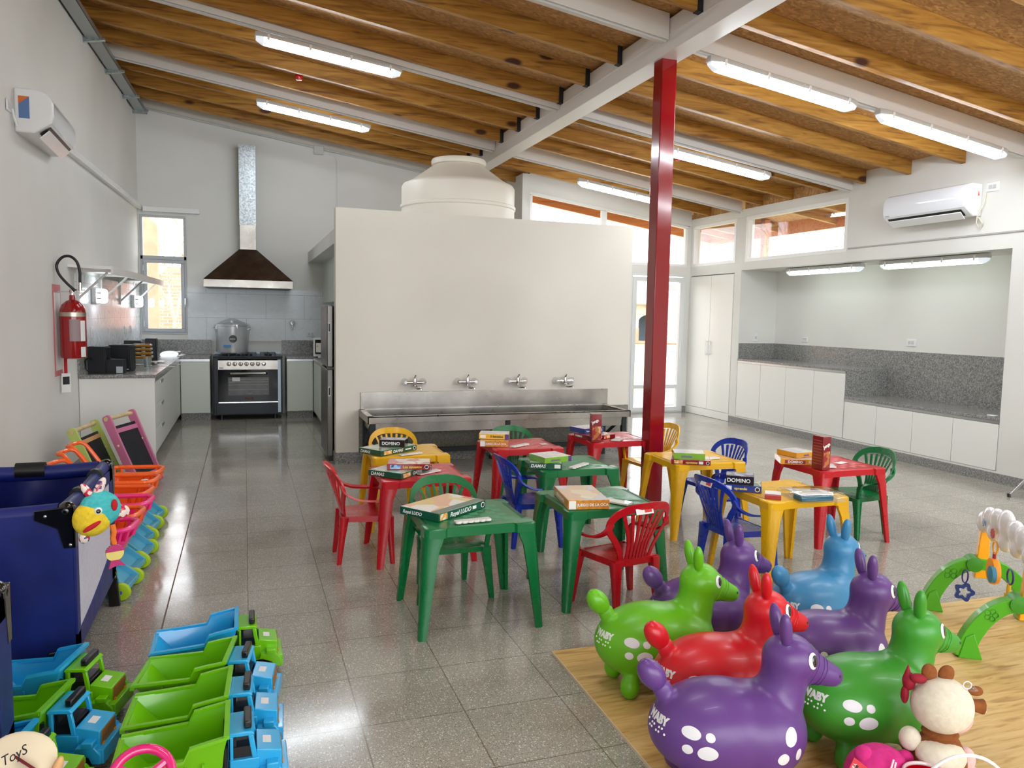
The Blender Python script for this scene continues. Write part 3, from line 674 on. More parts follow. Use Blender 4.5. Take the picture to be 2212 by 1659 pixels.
for k in range(22): m.box(.29 + k * .0165, .294 + k * .0165, -.001, .0, .17 - .012 * math.sin(math.pi * k / 21) - .0, .20)
obj('vent', m, BLACK, dr)
for x in (.10, .83): obj('foot', MB().lathe([(.03, 0), (.022, .07)], (x, .1, 0)), BLACK, t)
for x in (.20, .47, .74):
    for y in (.2, .48):
        g = obj('burner', MB().lathe([(.05, .91), (.05, .925), (.03, .932), (.001, .932)], (x, y, 0)), BLACK, t)
        m = MB(); m.box(x - .11, x + .11, y - .006, y + .006, .935, .945); m.box(x - .006, x + .006, y - .11, y + .11, .935, .945)
        for a, b in ((-.105, 0), (.105, 0), (0, -.105), (0, .105)): m.box(x + a - .005, x + a + .005, y + b - .005, y + b + .005, .91, .94)
        obj('grate', m, BLACK, g)
obj('rear_rail', MB().box(0, .93, .665, .68, .91, .945), mat('pale_steel_trim'), t)
# stock pot wrapped in clear film
t = thing('stock_pot', (-.17, 12.02, .946), 0, 'big aluminium stock pot wrapped in clear film on the stove', 'pot')
POTM = m_noise('spun_aluminium', (196, 199, 202), (222, 224, 226), 2, .3); POTM.node_tree.nodes['Principled BSDF'].inputs['Metallic'].default_value = .3
obj('pot_body', MB().lathe([(.20, 0), (.205, .01), (.205, .38), (.213, .385), (.213, .395), (.195, .395), (.195, .05), (.01, .04)], seg=40), POTM, t)
obj('lid', MB().lathe([(.21, .396), (.205, .405), (.10, .425), (.03, .43), (.025, .46), (.001, .465)], seg=40), POTM, t)
for s in (-1, 1): obj('handle', MB().tube([(s * .205, -.06, .33), (s * .265, -.05, .35), (s * .265, .05, .35), (s * .205, .06, .33)], .008), POTM, t)
rings = []
rn = random.Random(2)
for h, r_ in ((.0, .215), (.1, .218), (.25, .228), (.36, .25), (.40, .235), (.43, .17), (.475, .07), (.49, .02)):
    rings.append([((r_ + rn.uniform(-.008, .012)) * math.cos(2 * math.pi * k / 26), (r_ + rn.uniform(-.008, .012)) * math.sin(2 * math.pi * k / 26), h + rn.uniform(-.008, .008) * (h > .05)) for k in range(26)])
obj('film_wrap', MB().loft(rings, cap=False), FILM, t)
m = MB(); m.lathe([(.001, -.2155), (.055, -.2155), (.055, -.212)], (.01, 0, .20), 'y', 28); st = obj('round_label', m, mat('dark_round_label', (34, 38, 36), .4), t)
text('jesica', .036, WHT, st, (-.038, -.218, .19), FRONT, shear=.2)
obj('tape', MB().box(-.12, -.02, -.214, -.17, .08, .115), mat('blue_tape', (70, 140, 200), .5), t)

# range hood and duct
t = thing('range_hood', (.065, 12.0, 0), 0, 'steel pyramid range hood with its square duct above the stove', 'range hood')
m = MB(); y0, y1 = -.42, .295
m.loft([[(-.60, y0, 1.985), (.60, y0, 1.985), (.60, y1, 1.985), (-.60, y1, 1.985)], [(-.125, .05, 2.445), (.115, .05, 2.445), (.115, y1, 2.445), (-.125, y1, 2.445)]])
obj('canopy', m, HOODM, t, smooth=False)
obj('rim', MB().box(-.60, .60, y0, y1, 1.875, 1.985), STEEL, t, bev=.004)
obj('lower_duct', MB().box(-.115, .105, .06, .29, 2.445, 2.80), STEEL, t); obj('upper_duct', MB().box(-.12, .11, .055, .295, 2.80, 3.92), GALV, t)
obj('duct_collar', MB().box(-.123, .113, .052, .297, 3.90, 3.94), GALV, t); obj('underside', MB().box(-.57, .57, y0 + .03, y1 - .03, 1.868, 1.876), BLACK, t)
# valve and outlets
m = MB(); m.lathe([(.001, -.05), (.03, -.05), (.042, -.03), (.045, 0)], (.69, YB - .008, 1.38), 'y'); m.box(.683, .697, YB - .075, YB - .05, 1.27, 1.37)
tag(obj('gas_valve', m, CHROME, bev=.002), 'chrome shut-off valve on the tiles above the counter', 'valve')
def outlet(loc, rz, label, w=.12, h=.075, slots=2):
    t = thing('wall_outlet', loc, rz, label, 'outlet', None)
    obj('plate', MB().box(-w / 2, w / 2, -.012, 0, -h / 2, h / 2), WPL, t, bev=.004)
    for k in range(slots):
        cx = (k - (slots - 1) / 2) * .045; obj('socket', MB().box(cx - .017, cx + .017, -.015, -.012, -.02, .02), mat('socket_grey', (196, 196, 196), .4), t)
    return t
outlet((.96, YB - .008, 1.21), 0, 'white double outlet on the tiles above the microwave')
outlet((lw(9.05) + .008, 9.05, 1.30), 90, 'white outlet on left kitchen tiles behind the black speakers', .08, .12, 1)
outlet((lw(11.0) + .008, 11.0, 1.28), 90, 'white outlet on left kitchen tiles nearer the window', .08, .1, 1)
outlet((lw(11.4) + .008, 11.4, 1.28), 90, 'white outlet on left kitchen tiles next to the window', .08, .1, 1)
outlet((XR + .30, 9.80, 1.29), 0, 'tall white switch on the left side of the recess', .075, .12, 1)
outlet((7.62, 9.12, 1.29), -90, 'white outlet in the recess, the left one on its back wall')
outlet((7.62, 7.24, 1.315), -90, 'white outlet in the recess, the right one on its back wall', .14, .09)

# fridge
t = thing('fridge', (.80, 8.14, 0), 0, 'tall dark stainless fridge behind the left end of the partition', 'fridge')
FR = mat('dark_fridge_steel', (112, 110, 106), .3, .6); FR2 = mat('fridge_side_grey', (92, 90, 86), .4, .3)
obj('cabinet_body', MB().box(.07, .70, 0, .68, .03, 1.62), FR2, t, bev=.006)
for nm, z0, z1 in (('freezer_door', .985, 1.625), ('fridge_door', .05, .965)):
    d = obj(nm, MB().box(0, .062, .0, .68, z0, z1), FR, t, bev=.01)
    obj('sticker', MB().box(.012, .035, -.002, 0, z1 - .28, z1 - .18), PAPER, d); obj('barcode', MB().box(.017, .03, -.003, -.002, z1 - .27, z1 - .19), INK, d)
obj('hinge', MB().box(.0, .07, -.01, .02, .962, .988), BLACK, t); obj('foot', MB().box(.02, .08, .01, .05, 0, .05), BLACK, t)
obj('foot', MB().box(.6, .66, .01, .05, 0, .05), BLACK, t)
# microwave
t = thing('microwave', (.93, 11.45, .90), 90, 'white microwave oven on the counter between fridge and back wall', 'microwave')
t.rotation_euler = (0, 0, R(-18))
obj('body', MB().box(0, .48, .0, .36, .012, .28), WPL, t, bev=.008); d = obj('door', MB().box(.03, .36, -.012, 0, .05, .255), OVG, t, bev=.004)
obj('energy_label', MB().box(.045, .14, -.0135, -.012, .075, .21), PAPER, d); obj('energy_mark', MB().prism([(.05, .15), (.08, .15), (.058, .19)], 'y', -.0145, -.0135), mat('amber_mark', (230, 170, 40), .5), d)
for x in (.05, .43): obj('foot', MB().box(x - .02, x + .02, .03, .3, 0, .013), BLACK, t)
obj('cable', MB().tube([(.0, .3, .2), (-.06, .28, .22), (-.1, .27, .15), (-.05, .28, .1)], .005), BLACK, t)
tag(obj('folded_cloth', MB().box(.98, 1.16, 11.12, 11.28, .901, .93), mat('pale_green_cloth', (190, 214, 204), .8), bev=.01), 'pale green folded cloth on the counter by the fridge', 'cloth')

# things on the left worktop
def speaker(x, y, w, d, h, rz, label):
    t = thing('speaker', (x, y, CT + .001), rz, label, 'speaker', None)
    obj('cabinet_body', MB().box(-w / 2, w / 2, -d / 2, d / 2, 0, h), SATIN, t, bev=.004); obj('front_grille', MB().box(w / 2, w / 2 + .008, -d / 2 + .008, d / 2 - .008, .01, h - .01), BLACK, t, bev=.003); return t
speaker(-1.385, 8.66, .16, .17, .27, -8, 'black box speaker nearest the worktop end, left of the others')
t = speaker(-1.22, 8.98, .20, .20, .275, -8, 'black box speaker with a small white badge, second from the end')
obj('badge', MB().box(.06, .09, -.102, -.1, .02, .026), WHT, t)
t = thing('stereo_unit', (-1.24, 8.66, CT + .001), -5, 'small black stereo unit with a silver label between two speakers', 'stereo')
obj('body', MB().box(-.10, .09, -.07, .07, 0, .14), SATIN, t, bev=.005); obj('label_plate', MB().box(.025, .085, -.072, -.07, .005, .07), mat('silver_label', (176, 182, 186), .4), t); obj('cable', MB().tube([(-.02, -.06, .14), (-.05, -.05, .165), (-.06, 0, .15), (0, .02, .145)], .004), BLACK, t)
speaker(-1.30, 10.5, .18, .2, .265, 0, 'black box speaker farther back near the window, left one'); t = speaker(-1.10, 10.55, .12, .2, .29, 0, 'slim black speaker farther back near the window, right one')
t = thing('amber_tray', (-1.13, 9.9, CT + .001), 0, 'stacked amber glass baking dishes behind the speakers', 'dish')
AMB = mat('amber_glass', (150, 104, 30), .12, coat=.5)
for k in range(4): obj('dish', MB().box(-.11 + .004 * k, .11 - .004 * k, -.1, .1, .08 + k * .045, .11 + k * .045), AMB, t, bev=.01)
obj('base', MB().box(-.09, .09, -.09, .09, 0, .08), mat('clear_stack_glass', (190, 196, 190), .1, trans=.6), t, bev=.01)
t = tag(obj('drinking_glass', MB().lathe([(.035, 0), (.04, .12), (.036, .12), (.031, .01), (.001, .01)], (-1.02, 9.35, CT + .001)), mat('glassware', (220, 226, 226), .05, trans=.8)), 'clear drinking glass beside the black speakers', 'glass')
def ladle(x, y, rz, l, label):
    t = thing('ladle', (x, y, CT + .004), rz, label, 'utensil'); obj('handle', MB().tube([(0, 0, .012), (l, 0, .008)], .006, flat=.5), STEEL, t); obj('bowl', MB().ell((-.035, 0, .012), (.045, .035, .012)), STEEL, t)
ladle(-1.0, 9.5, -35, .33, 'long steel ladle lying on the worktop near the drinking glass'); ladle(-.98, 9.9, -20, .30, 'steel serving spoon lying behind the ladle')
ladle(-.80, 11.9, 0, .34, 'long steel skimmer lying on the worktop left of the stove')
t = thing('white_plate', (-1.0, 10.25, CT + .001), 0, 'white plastic spatula set lying on the left worktop', 'utensil'); obj('blade', MB().ell((0, 0, .015), (.09, .05, .013)), WPL, t); obj('handle', MB().tube([(-.2, -.05, .01), (-.05, -.01, .01)], .01, flat=.5), BLACK, t)
t = thing('pot_lid', (-1.0, 11.75, CT + .02), 0, 'wrapped aluminium pot lid propped near the kitchen window', 'lid'); t.rotation_euler = (R(22), 0, 0)
obj('disc', MB().lathe([(.12, 0), (.12, .006), (.03, .016), (.001, .016)], seg=32), POTM, t); obj('film', MB().ell((.13, 0, .02), (.09, .06, .03)), FILM, t)
tag(obj('speaker_cable', MB().tube([(-1.46, 8.6, .905), (-1.50, 8.62, .95), (-1.5, 8.6, 1.03), (-1.46, 8.58, 1.06), (-1.44, 8.56, 1.04)], .006), BLACK), 'black cable looping behind the first speaker', 'cable')

# wall shelf on brackets
t = thing('wall_shelf', (0, 0, 0), 0, 'white slatted shelf on brackets on the left kitchen wall', 'shelf')
SH2 = mat('shelf_white', (226, 224, 220), .45); ya, yb = 8.15, 12.2
m = MB(); m.prism([(lw(ya), ya), (lw(ya) + .33, ya + .25), (lw(yb) + .32, yb), (lw(yb), yb)], 'z', 1.925, 1.955); obj('board', m, SH2, t, bev=.002)
obj('front_edge', MB().prism([(lw(ya) + .325, ya + .25), (lw(ya) + .345, ya + .25), (lw(yb) + .335, yb), (lw(yb) + .315, yb)], 'z', 1.885, 1.96), SH2, t)
for y in (8.5, 9.6, 10.7, 11.8):
    b = obj('bracket', MB().box(lw(y), lw(y) + .02, y - .02, y + .02, 1.60, 1.92).box(lw(y), lw(y) + .30, y - .015, y + .015, 1.90, 1.925).tube([(lw(y) + .01, y, 1.64), (lw(y) + .27, y, 1.90)], .011, 4), SH2, t)
# emergency lights
for y, z, lab in ((9.2, 1.68, 'lit white emergency lamp on the left wall, the larger nearer one'), (11.6, 1.65, 'lit white emergency lamp on the left wall, nearer the window')):
    t = thing('emergency_light', (lw(y), y, z), 0, lab, 'emergency light')
    obj('back_box', MB().box(0, .055, -.14, .14, -.085, .085), GREYPL, t, bev=.02); obj('lens', MB().box(.056, .13, -.125, .125, -.075, .075), EMI2, t, bev=.03)
    for k in (-.03, .03): obj('lens_rib', MB().box(.056, .1, -.128, -.125, k - .008, k + .008), mat('rib_grey', (170, 172, 176), .3), t)

# fire extinguisher with its sign board
y = 7.70
t = thing('fire_extinguisher', (lw(y) + .13, y, 0), 0, 'red fire extinguisher with black hose hanging on the left wall', 'fire extinguisher')
RE = mat('extinguisher_red', (150, 10, 18), .18, coat=.4)
obj('cylinder', MB().lathe([(.06, 1.10), (.098, 1.11), (.105, 1.13), (.105, 1.50), (.10, 1.535), (.085, 1.575), (.055, 1.605), (.025, 1.62), (.022, 1.66)], seg=36), RE, t)
obj('metal_band', MB().lathe([(.1065, 1.475), (.1065, 1.51)], seg=36), mat('silver_band', (190, 184, 168), .3, .8), t)
v_ = obj('valve', MB().lathe([(.018, 1.655), (.022, 1.70), (.012, 1.72), (.001, 1.72)]).box(-.012, .10, -.01, .01, 1.70, 1.712).box(-.012, .09, -.01, .01, 1.675, 1.685).tube([(-.02, 0, 1.69), (-.12, 0, 1.69)], .006), CHROME, t)
hp = [(.03, -.02, 1.70), (-.03, -.03, 1.76), (-.09, -.03, 1.84), (-.105, -.03, 1.92), (-.06, -.03, 1.985), (.0, -.03, 1.995), (.05, -.03, 1.95), (.07, -.03, 1.87), (.07, -.03, 1.80), (.07, -.03, 1.76)]
obj('hose', MB().tube(spl(hp, 5), .012, 10), BLACK, t); obj('nozzle', MB().lathe([(.014, 1.70), (.016, 1.77)], (.07, -.03, 0)), CHROME, t)
m = MB(); rs = []
for z0, z1, a0, a1 in ((1.22, 1.46, -100, -30),):
    for z_ in (z0, z1): rs.append([(.1065 * math.cos(R(a0 + (a1 - a0) * k / 8)), .1065 * math.sin(R(a0 + (a1 - a0) * k / 8)), z_) for k in range(9)])
def patch(z0, z1, a0, a1, r=.1065):
    m = MB(); a = [(r * math.cos(R(a0 + (a1 - a0) * k / 8)), r * math.sin(R(a0 + (a1 - a0) * k / 8)), z0) for k in range(9)]; b = [(p[0], p[1], z1) for p in a]
    m.add(a + b, [(k, k + 1, k + 10, k + 9) for k in range(8)]); return m
obj('label', patch(1.26, 1.45, -95, -50), mat('grey_label', (150, 130, 130), .4), t); obj('label', patch(1.26, 1.44, -48, -20), PAPER, t); obj('label', patch(1.12, 1.21, -48, -20), PAPER, t)
m = MB(); m.prism([(lw(7.60) + .001, 7.60), (lw(7.85) + .001, 7.85), (lw(7.85) + .006, 7.85), (lw(7.60) + .006, 7.60)], 'z', .95, 1.75)
tb = tag(obj('extinguisher_board', m, mat('red_white_board', (206, 120, 124), .5)), 'red and white sign board behind the fire extinguisher', 'sign')
obj('white_field', MB().prism([(lw(7.62) + .007, 7.62), (lw(7.83) + .007, 7.83), (lw(7.83) + .008, 7.83), (lw(7.62) + .008, 7.62)], 'z', 1.0, 1.68), PAPER, tb)
m = MB(); m.box(0, .003, -.04, .04, .80, .97)
t = thing('inspection_tag', (lw(7.75) + .05, 7.75, 0), 0, 'white inspection tag hanging below the fire extinguisher', 'tag'); t.rotation_euler = (0, 0, R(-50))
obj('card', m, PAPER, t); obj('picture', MB().box(.003, .004, -.03, .03, .87, .94), INK, t); obj('strap', MB().box(0, .003, -.015, .015, .97, 1.12), mat('red_strap', (170, 20, 30), .6), t)

# air conditioners
def ac(loc, rz, L, label, D=.24, H=.30, mirror=False):
    t = thing('air_conditioner', loc, rz, label, 'air conditioner')      # local: x along wall, -y out of the wall, z up
    prof = [(0, H), (-D * .62, H), (-D * .86, H * .93), (-D, H * .72), (-D, H * .42), (-D * .93, H * .24), (-D * .5, .0), (0, 0)]
    body = obj('casing', MB().prism(prof, 'x', 0, L), WPL, t, bev=.012)
    obj('front_panel', MB().prism([(-D * .86, H * .94), (-D * 1.02, H * .72), (-D * 1.02, H * .42), (-D * .95, H * .25), (-D * .90, H * .25), (-D * .97, H * .45), (-D * .97, H * .70), (-D * .82, H * .92)], 'x', .02, L - .02), mat('glossy_white_panel', (224, 226, 232), .08, coat=.6), t, bev=.004)
    obj('air_slot', MB().prism([(-D * .90, H * .20), (-D * .62, H * .035), (-D * .60, H * .02), (-D * .89, H * .185)], 'x', .06, L - .06), BLACK, t)
    lv = obj('louvre', MB().prism([(-D * .86, H * .10), (-D * .60, -H * .08), (-D * .59, -H * .06), (-D * .85, H * .13)], 'x', .07, L - .07), WPL, t)
    return t
t = ac((6.97, 6.92, 2.625), -90, 1.05, 'white wall air conditioner on the right wall', D=.23, H=.325)
obj('energy_label', MB().box(1.05, 1.052, -.12, -.03, .1, .26), PAPER, t); obj('energy_bars', MB().prism([(-.07, .2), (-.045, .2), (-.06, .25)], 'x', 1.052, 1.0535), mat('orange_mark', (214, 110, 40), .5), t)
obj('power_cable', MB().tube([(1.10, -.02, .22), (1.10, -.04, .12), (1.05, -.05, .02), (1.03, -.04, -.06), (1.06, -.03, -.12), (1.09, -.03, -.07), (1.06, -.04, -.02), (1.02, -.04, 0.0)], .008), mat('cream_cable', (214, 208, 190), .5), t)
text('inverter', .018, INK, t, (.05, -.236, .09), FRONT)
outlet((XR, 5.76, 2.90), -90, 'white outlet beside the right air conditioner', .14, .09)
t = ac((lw(7.62), 7.62, 2.82), 91.7, .98, 'white wall air conditioner high on the left wall', D=.25, H=.32)
t.location = (lw(6.72), 6.72, 2.84)
obj('energy_label', MB().box(-.002, 0, -.10, -.03, .10, .26), mat('blue_sticker', (88, 120, 170), .5), t); obj('orange_label', MB().prism([(-.10, .26), (-.03, .26), (-.03, .2)], 'x', -.0035, -.002), mat('orange_mark'), t)
obj('power_cable', MB().tube([(-.02, -.02, .06), (-.06, -.03, .03), (-.09, -.02, .08), (-.09, -.01, .14)], .008), WPL, t)
outlet((lw(6.6), 6.58, 2.99), 91.7, 'white outlet beside the left air conditioner', .12, .08)
tag(obj('wire_trunk', MB().prism([(lw(7.75), 7.75), (lw(YB), YB), (lw(YB) + .055, YB), (lw(7.75) + .055, 7.75)], 'z', 2.97, 3.03), WPL, bev=.004), 'white plastic trunk running along the left wall to the window', 'trunk')
tag(obj('wire_trunk', MB().box(-1.35, -.60, YB - .07, YB, 2.94, 3.01), WPL, bev=.004), 'white plastic trunk above the kitchen window', 'trunk')

# ================================================================== RIGHT RECESS UNITS
t = thing('recess_cabinet', (XR, 7.59, 0), 0, 'tall-level white cabinet with four doors on the left of recess', 'cabinet')
obj('body', MB().box(.02, .6, .0, 2.20, .118, .92), CABW, t)
for k in range(4): obj('door', MB().box(-.004, .014, .55 * k + .004, .55 * k + .546, .118, .915), CABW, t, bev=.002)
obj('handle_rail', MB().box(-.003, .02, 0, 2.2, .918, .945), ALU, t)
t = tag(obj('granite_worktop', MB().box(XR - .01, 7.61, 7.575, 9.795, .946, .975), GRAN, bev=.002), 'higher grey granite worktop on the left of the recess', 'worktop')
obj('side_panel', MB().box(XR + .004, 7.61, 7.575, 7.588, .64, .946), GRAN, t)
t = thing('recess_cabinet', (XR, 5.46 + .055, 0), 0, 'low white cabinet with four doors on the right of recess', 'cabinet')
obj('body', MB().box(.02, .6, 0, 2.07, .118, .60), CABW, t)
for k in range(4): obj('door', MB().box(-.004, .014, .516 * k + .004, .516 * k + .512, .118, .575), CABW, t, bev=.002)
obj('handle_rail', MB().box(-.003, .02, 0, 2.07, .58, .608), ALU, t)
tag(obj('granite_worktop', MB().box(XR - .01, 7.61, 5.514, 7.573, .61, .64), GRAN, bev=.002), 'lower grey granite worktop on the right of the recess', 'worktop')
struct('trim_6', MB().box(7.608, 7.62, 5.514, 9.798, .64, 1.205).box(XR + .01, 7.608, 9.788, 9.80, .976, 1.205), GRAN, label='grey granite splashback round the recess')
tag(obj('chalk_piece', MB().box(7.0, 7.06, 5.60, 5.68, .641, .655), WPL, bev=.006), 'small white object on the low worktop', 'soap')
t = thing('tall_cupboard', (XR, 9.97, 0), 0, 'tall white built-in cupboard with two doors beside the glass door', 'cupboard')
obj('body', MB().box(.02, .6, 0, 1.185, .02, 2.245), CABW, t); obj('plinth', MB().box(-.002, .02, 0, 1.185, .005, .12), CABW, t)
for k, a in enumerate((0.0, .592)):
    d = obj('door', MB().box(-.006, .014, a + .004, a + .588, .125, 2.235), CABW, t, bev=.002)
    yh = .592 + (-.045 if k == 0 else .045); obj('handle', MB().tube([(-.03, yh, .98), (-.03, yh, 1.22)], .006).tube([(0, yh, 1.0), (-.03, yh, 1.0)], .004).tube([(0, yh, 1.2), (-.03, yh, 1.2)], .004), ALU, d)

# ================================================================== TROUGH SINK AND TAPS
t = thing('trough_sink', (1.10, 7.955, 0), 0, 'long stainless trough sink on black legs against the partition', 'sink')
W, D_ = 2.80, .62
m = MB(); m.box(.02, W + .02, -.012, 0, .56, .74); obj('splashback', m, STEEL, t, bev=.002)
m = MB(); m.box(0, W, -D_, -D_ + .012, .495, .565); m.box(0, W, -D_, -D_ + .055, .553, .565); m.box(0, .055, -D_, -.01, .553, .565); m.box(W - .055, W, -D_, -.01, .553, .565); m.box(0, .012, -D_, -.01, .495, .56); m.box(W - .012, W, -D_, -.01, .495, .56)
m.box(0, W, -.05, -.01, .553, .565)
obj('rim', m, STEEL, t, bev=.002)
m = MB(); m.box(.05, W - .05, -D_ + .05, -.05, .40, .412); m.box(.05, W - .05, -D_ + .045, -D_ + .055, .41, .56); m.box(.05, W - .05, -.06, -.05, .41, .56); m.box(.045, .055, -D_ + .05, -.05, .41, .56); m.box(W - .055, W - .045, -D_ + .05, -.05, .41, .56)
obj('basin', m, STEEL, t)
DK = mat('black_iron_leg', (26, 30, 36), .45)
for x in (.03, W / 2, W - .08):
    for y in (-D_ + .03, -.09): obj('leg', MB().box(x, x + .05, y, y + .05, 0, .50), DK, t, bev=.003)
obj('brace', MB().box(.03, W - .03, -.08, -.05, .10, .15), DK, t)
for x in (.03, W / 2, W - .08): obj('brace', MB().tube([(x + .02, -D_ + .06, .49), (x + .02, -.07, .20)], .022, 4), DK, t)
for k, x in enumerate((1.67, 2.24, 2.81, 3.37)):
    t = thing('wall_tap', (x, 7.96, .84), 0, 'chrome wall-mounted mixer tap over the sink, %s from the left' % ORD[k], 'tap', 'wall taps over the sink')
    m = MB(); 
    for s in (-1, 1): m.lathe([(.04, 0), (.038, -.01), (.02, -.03), (.015, -.06), (.017, -.07), (.001, -.07)], (s * .095, 0, 0), 'y', 20)
    m.tube([(-.095, -.055, 0), (.095, -.055, 0)], .017, 12); obj('body', m, CHROME, t)
    m = MB(); m.tube([(0, -.055, -.02), (.005, -.08, -.05), (.02, -.13, -.055), (.035, -.18, -.045), (.04, -.19, -.055), (.04, -.19, -.065)], [.018, .017, .014, .013, .013, .013], 12); obj('spout', m, CHROME, t)
    m = MB(); m.lathe([(.022, -.02), (.024, .02), (.02, .045), (.001, .05)], (0, -.06, 0)); m.tube([(0, -.06, .04), (.0, -.10, .075)], [.012, .008], 8); obj('lever', m, CHROME, t)

# folding chair leg at the right edge
t = thing('folding_chair', (6.62, 4.75, 0), 0, 'grey tubular folding chair leg at the right edge of the frame', 'chair')
obj('leg', MB().tube([(-.10, .26, .0), (.10, .02, .46)], .012).tube([(-.10, -.16, .0), (.10, -.40, .46)], .012), ALU, t)
obj('leg', MB().tube([(.28, .26, 0), (-.08, .02, .44)], .012).tube([(.28, -.16, 0), (-.08, -.40, .44)], .012), ALU, t)
for p in ((-.10, .26), (-.10, -.16), (.28, .26), (.28, -.16)): obj('rubber_foot', MB().lathe([(.016, 0), (.016, .03)], (p[0], p[1], 0)), BLACK, t)
obj('seat', MB().box(-.12, .24, -.42, .04, .44, .465), mat('grey_seat_pad', (120, 124, 130), .6), t, bev=.01)
obj('crossbar', MB().tube([(0.0, .14, .23), (0.0, -.28, .23)], .009), ALU, t)
# ================================================================== KIDS' TABLES AND CHAIRS
def pl(name, col, rough=.27): return mat(name, col, rough, coat=.08)
COLS = {'green': ((0, 108, 54), (62, 148, 104), (0, 62, 34)), 'red': ((190, 14, 30), (222, 104, 110), (120, 8, 18)), 'yellow': ((232, 178, 8), (236, 186, 34), (176, 126, 0)), 'blue': ((8, 48, 168), (20, 60, 180), (4, 30, 110))}
PL = {k: pl(k + '_plastic', v[0]) for k, v in COLS.items()}
PT = {k: pl(k + '_tabletop', v[0], .3) for k, v in COLS.items()}
PQ = {k: pl(k + '_square', v[1], .42) for k, v in COLS.items()}
PG = {k: pl(k + '_groove_shade', v[2], .5) for k, v in COLS.items()}
hx, hy, TZ = .268, .248, .53
def table_outline(dx=0.0):
    P = []; X, Y = hx + dx, hy + dx
    for sx, sy in ((1, 1), (-1, 1), (-1, -1), (1, -1)):
        c = [(X - .095, Y), (X - .085, Y + .014), (X - .004, Y + .014), (X + .016, Y - .006), (X + .016, Y - .085), (X, Y - .095)]
        c = [(sx * a, sy * b) for a, b in c]
        if sx * sy > 0: c = c[::-1]
        P += c
    return P
def make_table(col, label, group):
    t = thing('kids_table', (0, 0, 0), 0, label, 'table', group)
    o = table_outline(); m = MB()
    m.loft([[(x, y, z) for x, y in table_outline(d)] for d, z in ((.0, TZ - .046), (-.001, TZ - .006), (-.007, TZ))], 0)
    e = .0005; s = .046
    for i in range(8):
        for j in range(8):
            if (i + j) % 2: m.add([(-.184 + s * i, -.184 + s * j, TZ + e), (-.184 + s * (i + 1), -.184 + s * j, TZ + e), (-.184 + s * (i + 1), -.184 + s * (j + 1), TZ + e), (-.184 + s * i, -.184 + s * (j + 1), TZ + e)], [(0, 1, 2, 3)], 1)
    for sx in (-1, 1):
        a, b = sorted((sx * (hx - .008), sx * (hx - .020))); m.box(a, b, -.16, .16, TZ, TZ + e, 2)  # darker strip laid on the flat top, painting in the shade of a slot
        a, b = sorted((sx * (hx - .024), sx * (hx - .027))); m.box(a, b, -.165, .165, TZ, TZ + .002, 0)
    obj('tabletop', m, [PT[col], PQ[col], PG[col]], t)
    for sx, sy in ((-1, -1), (1, -1), (-1, 1), (1, 1)):
        rings = []
        for z, w, sp in ((0.0, .036, .034), (.012, .038, .033), (.25, .058, .018), (.42, .074, .006), (.465, .088, .001), (TZ - .008, .100, -.001)):
            ox, oy = hx + .015 + sp, hy + .013 + sp; c = .018 if z > .1 else .01; th = .02
            L = [(ox - w, oy), (ox - c, oy), (ox, oy - c), (ox, oy - w), (ox - th, oy - w), (ox - th, oy - th - .006), (ox - th - .006, oy - th), (ox - w, oy - th)]
            rings.append([(sx * a, sy * b, z) for a, b in L])
        obj('leg', MB().loft(rings), PL[col], t, angle=50)
    return t
def strip(m, pts, ws, th, yb, k=1.6):
    """flat curved strip in the back panel; pts (x, z)"""
    rings = []
    n = len(pts)
    for i, (x, z) in enumerate(pts):
        a, b = pts[max(0, i - 1)], pts[min(n - 1, i + 1)]; d = Vector((b[0] - a[0], b[1] - a[1])); d.normalize(); pr = Vector((-d.y, d.x)) * ws[i] / 2
        q1, q2 = (x + pr.x, z + pr.y), (x - pr.x, z - pr.y)
        rings.append([(p[0], yb(p[0], p[1]) + s, p[1]) for p, s in ((q1, -th / 2), (q2, -th / 2), (q2, th / 2), (q1, th / 2))])
    m.loft(rings)
def spline(P, n=5):
    out = []
    for i in range(len(P) - 1):
        p0, p1, p2, p3 = [Vector(P[max(0, min(len(P) - 1, j))]) for j in (i - 1, i, i + 1, i + 2)]
        for k in range(n):
            t = k / n; out.append(tuple(.5 * ((2 * p1) + (-p0 + p2) * t + (2 * p0 - 5 * p1 + 4 * p2 - p3) * t * t + (-p0 + 3 * p1 - 3 * p2 + p3) * t ** 3)))
    out.append(tuple(P[-1])); return out
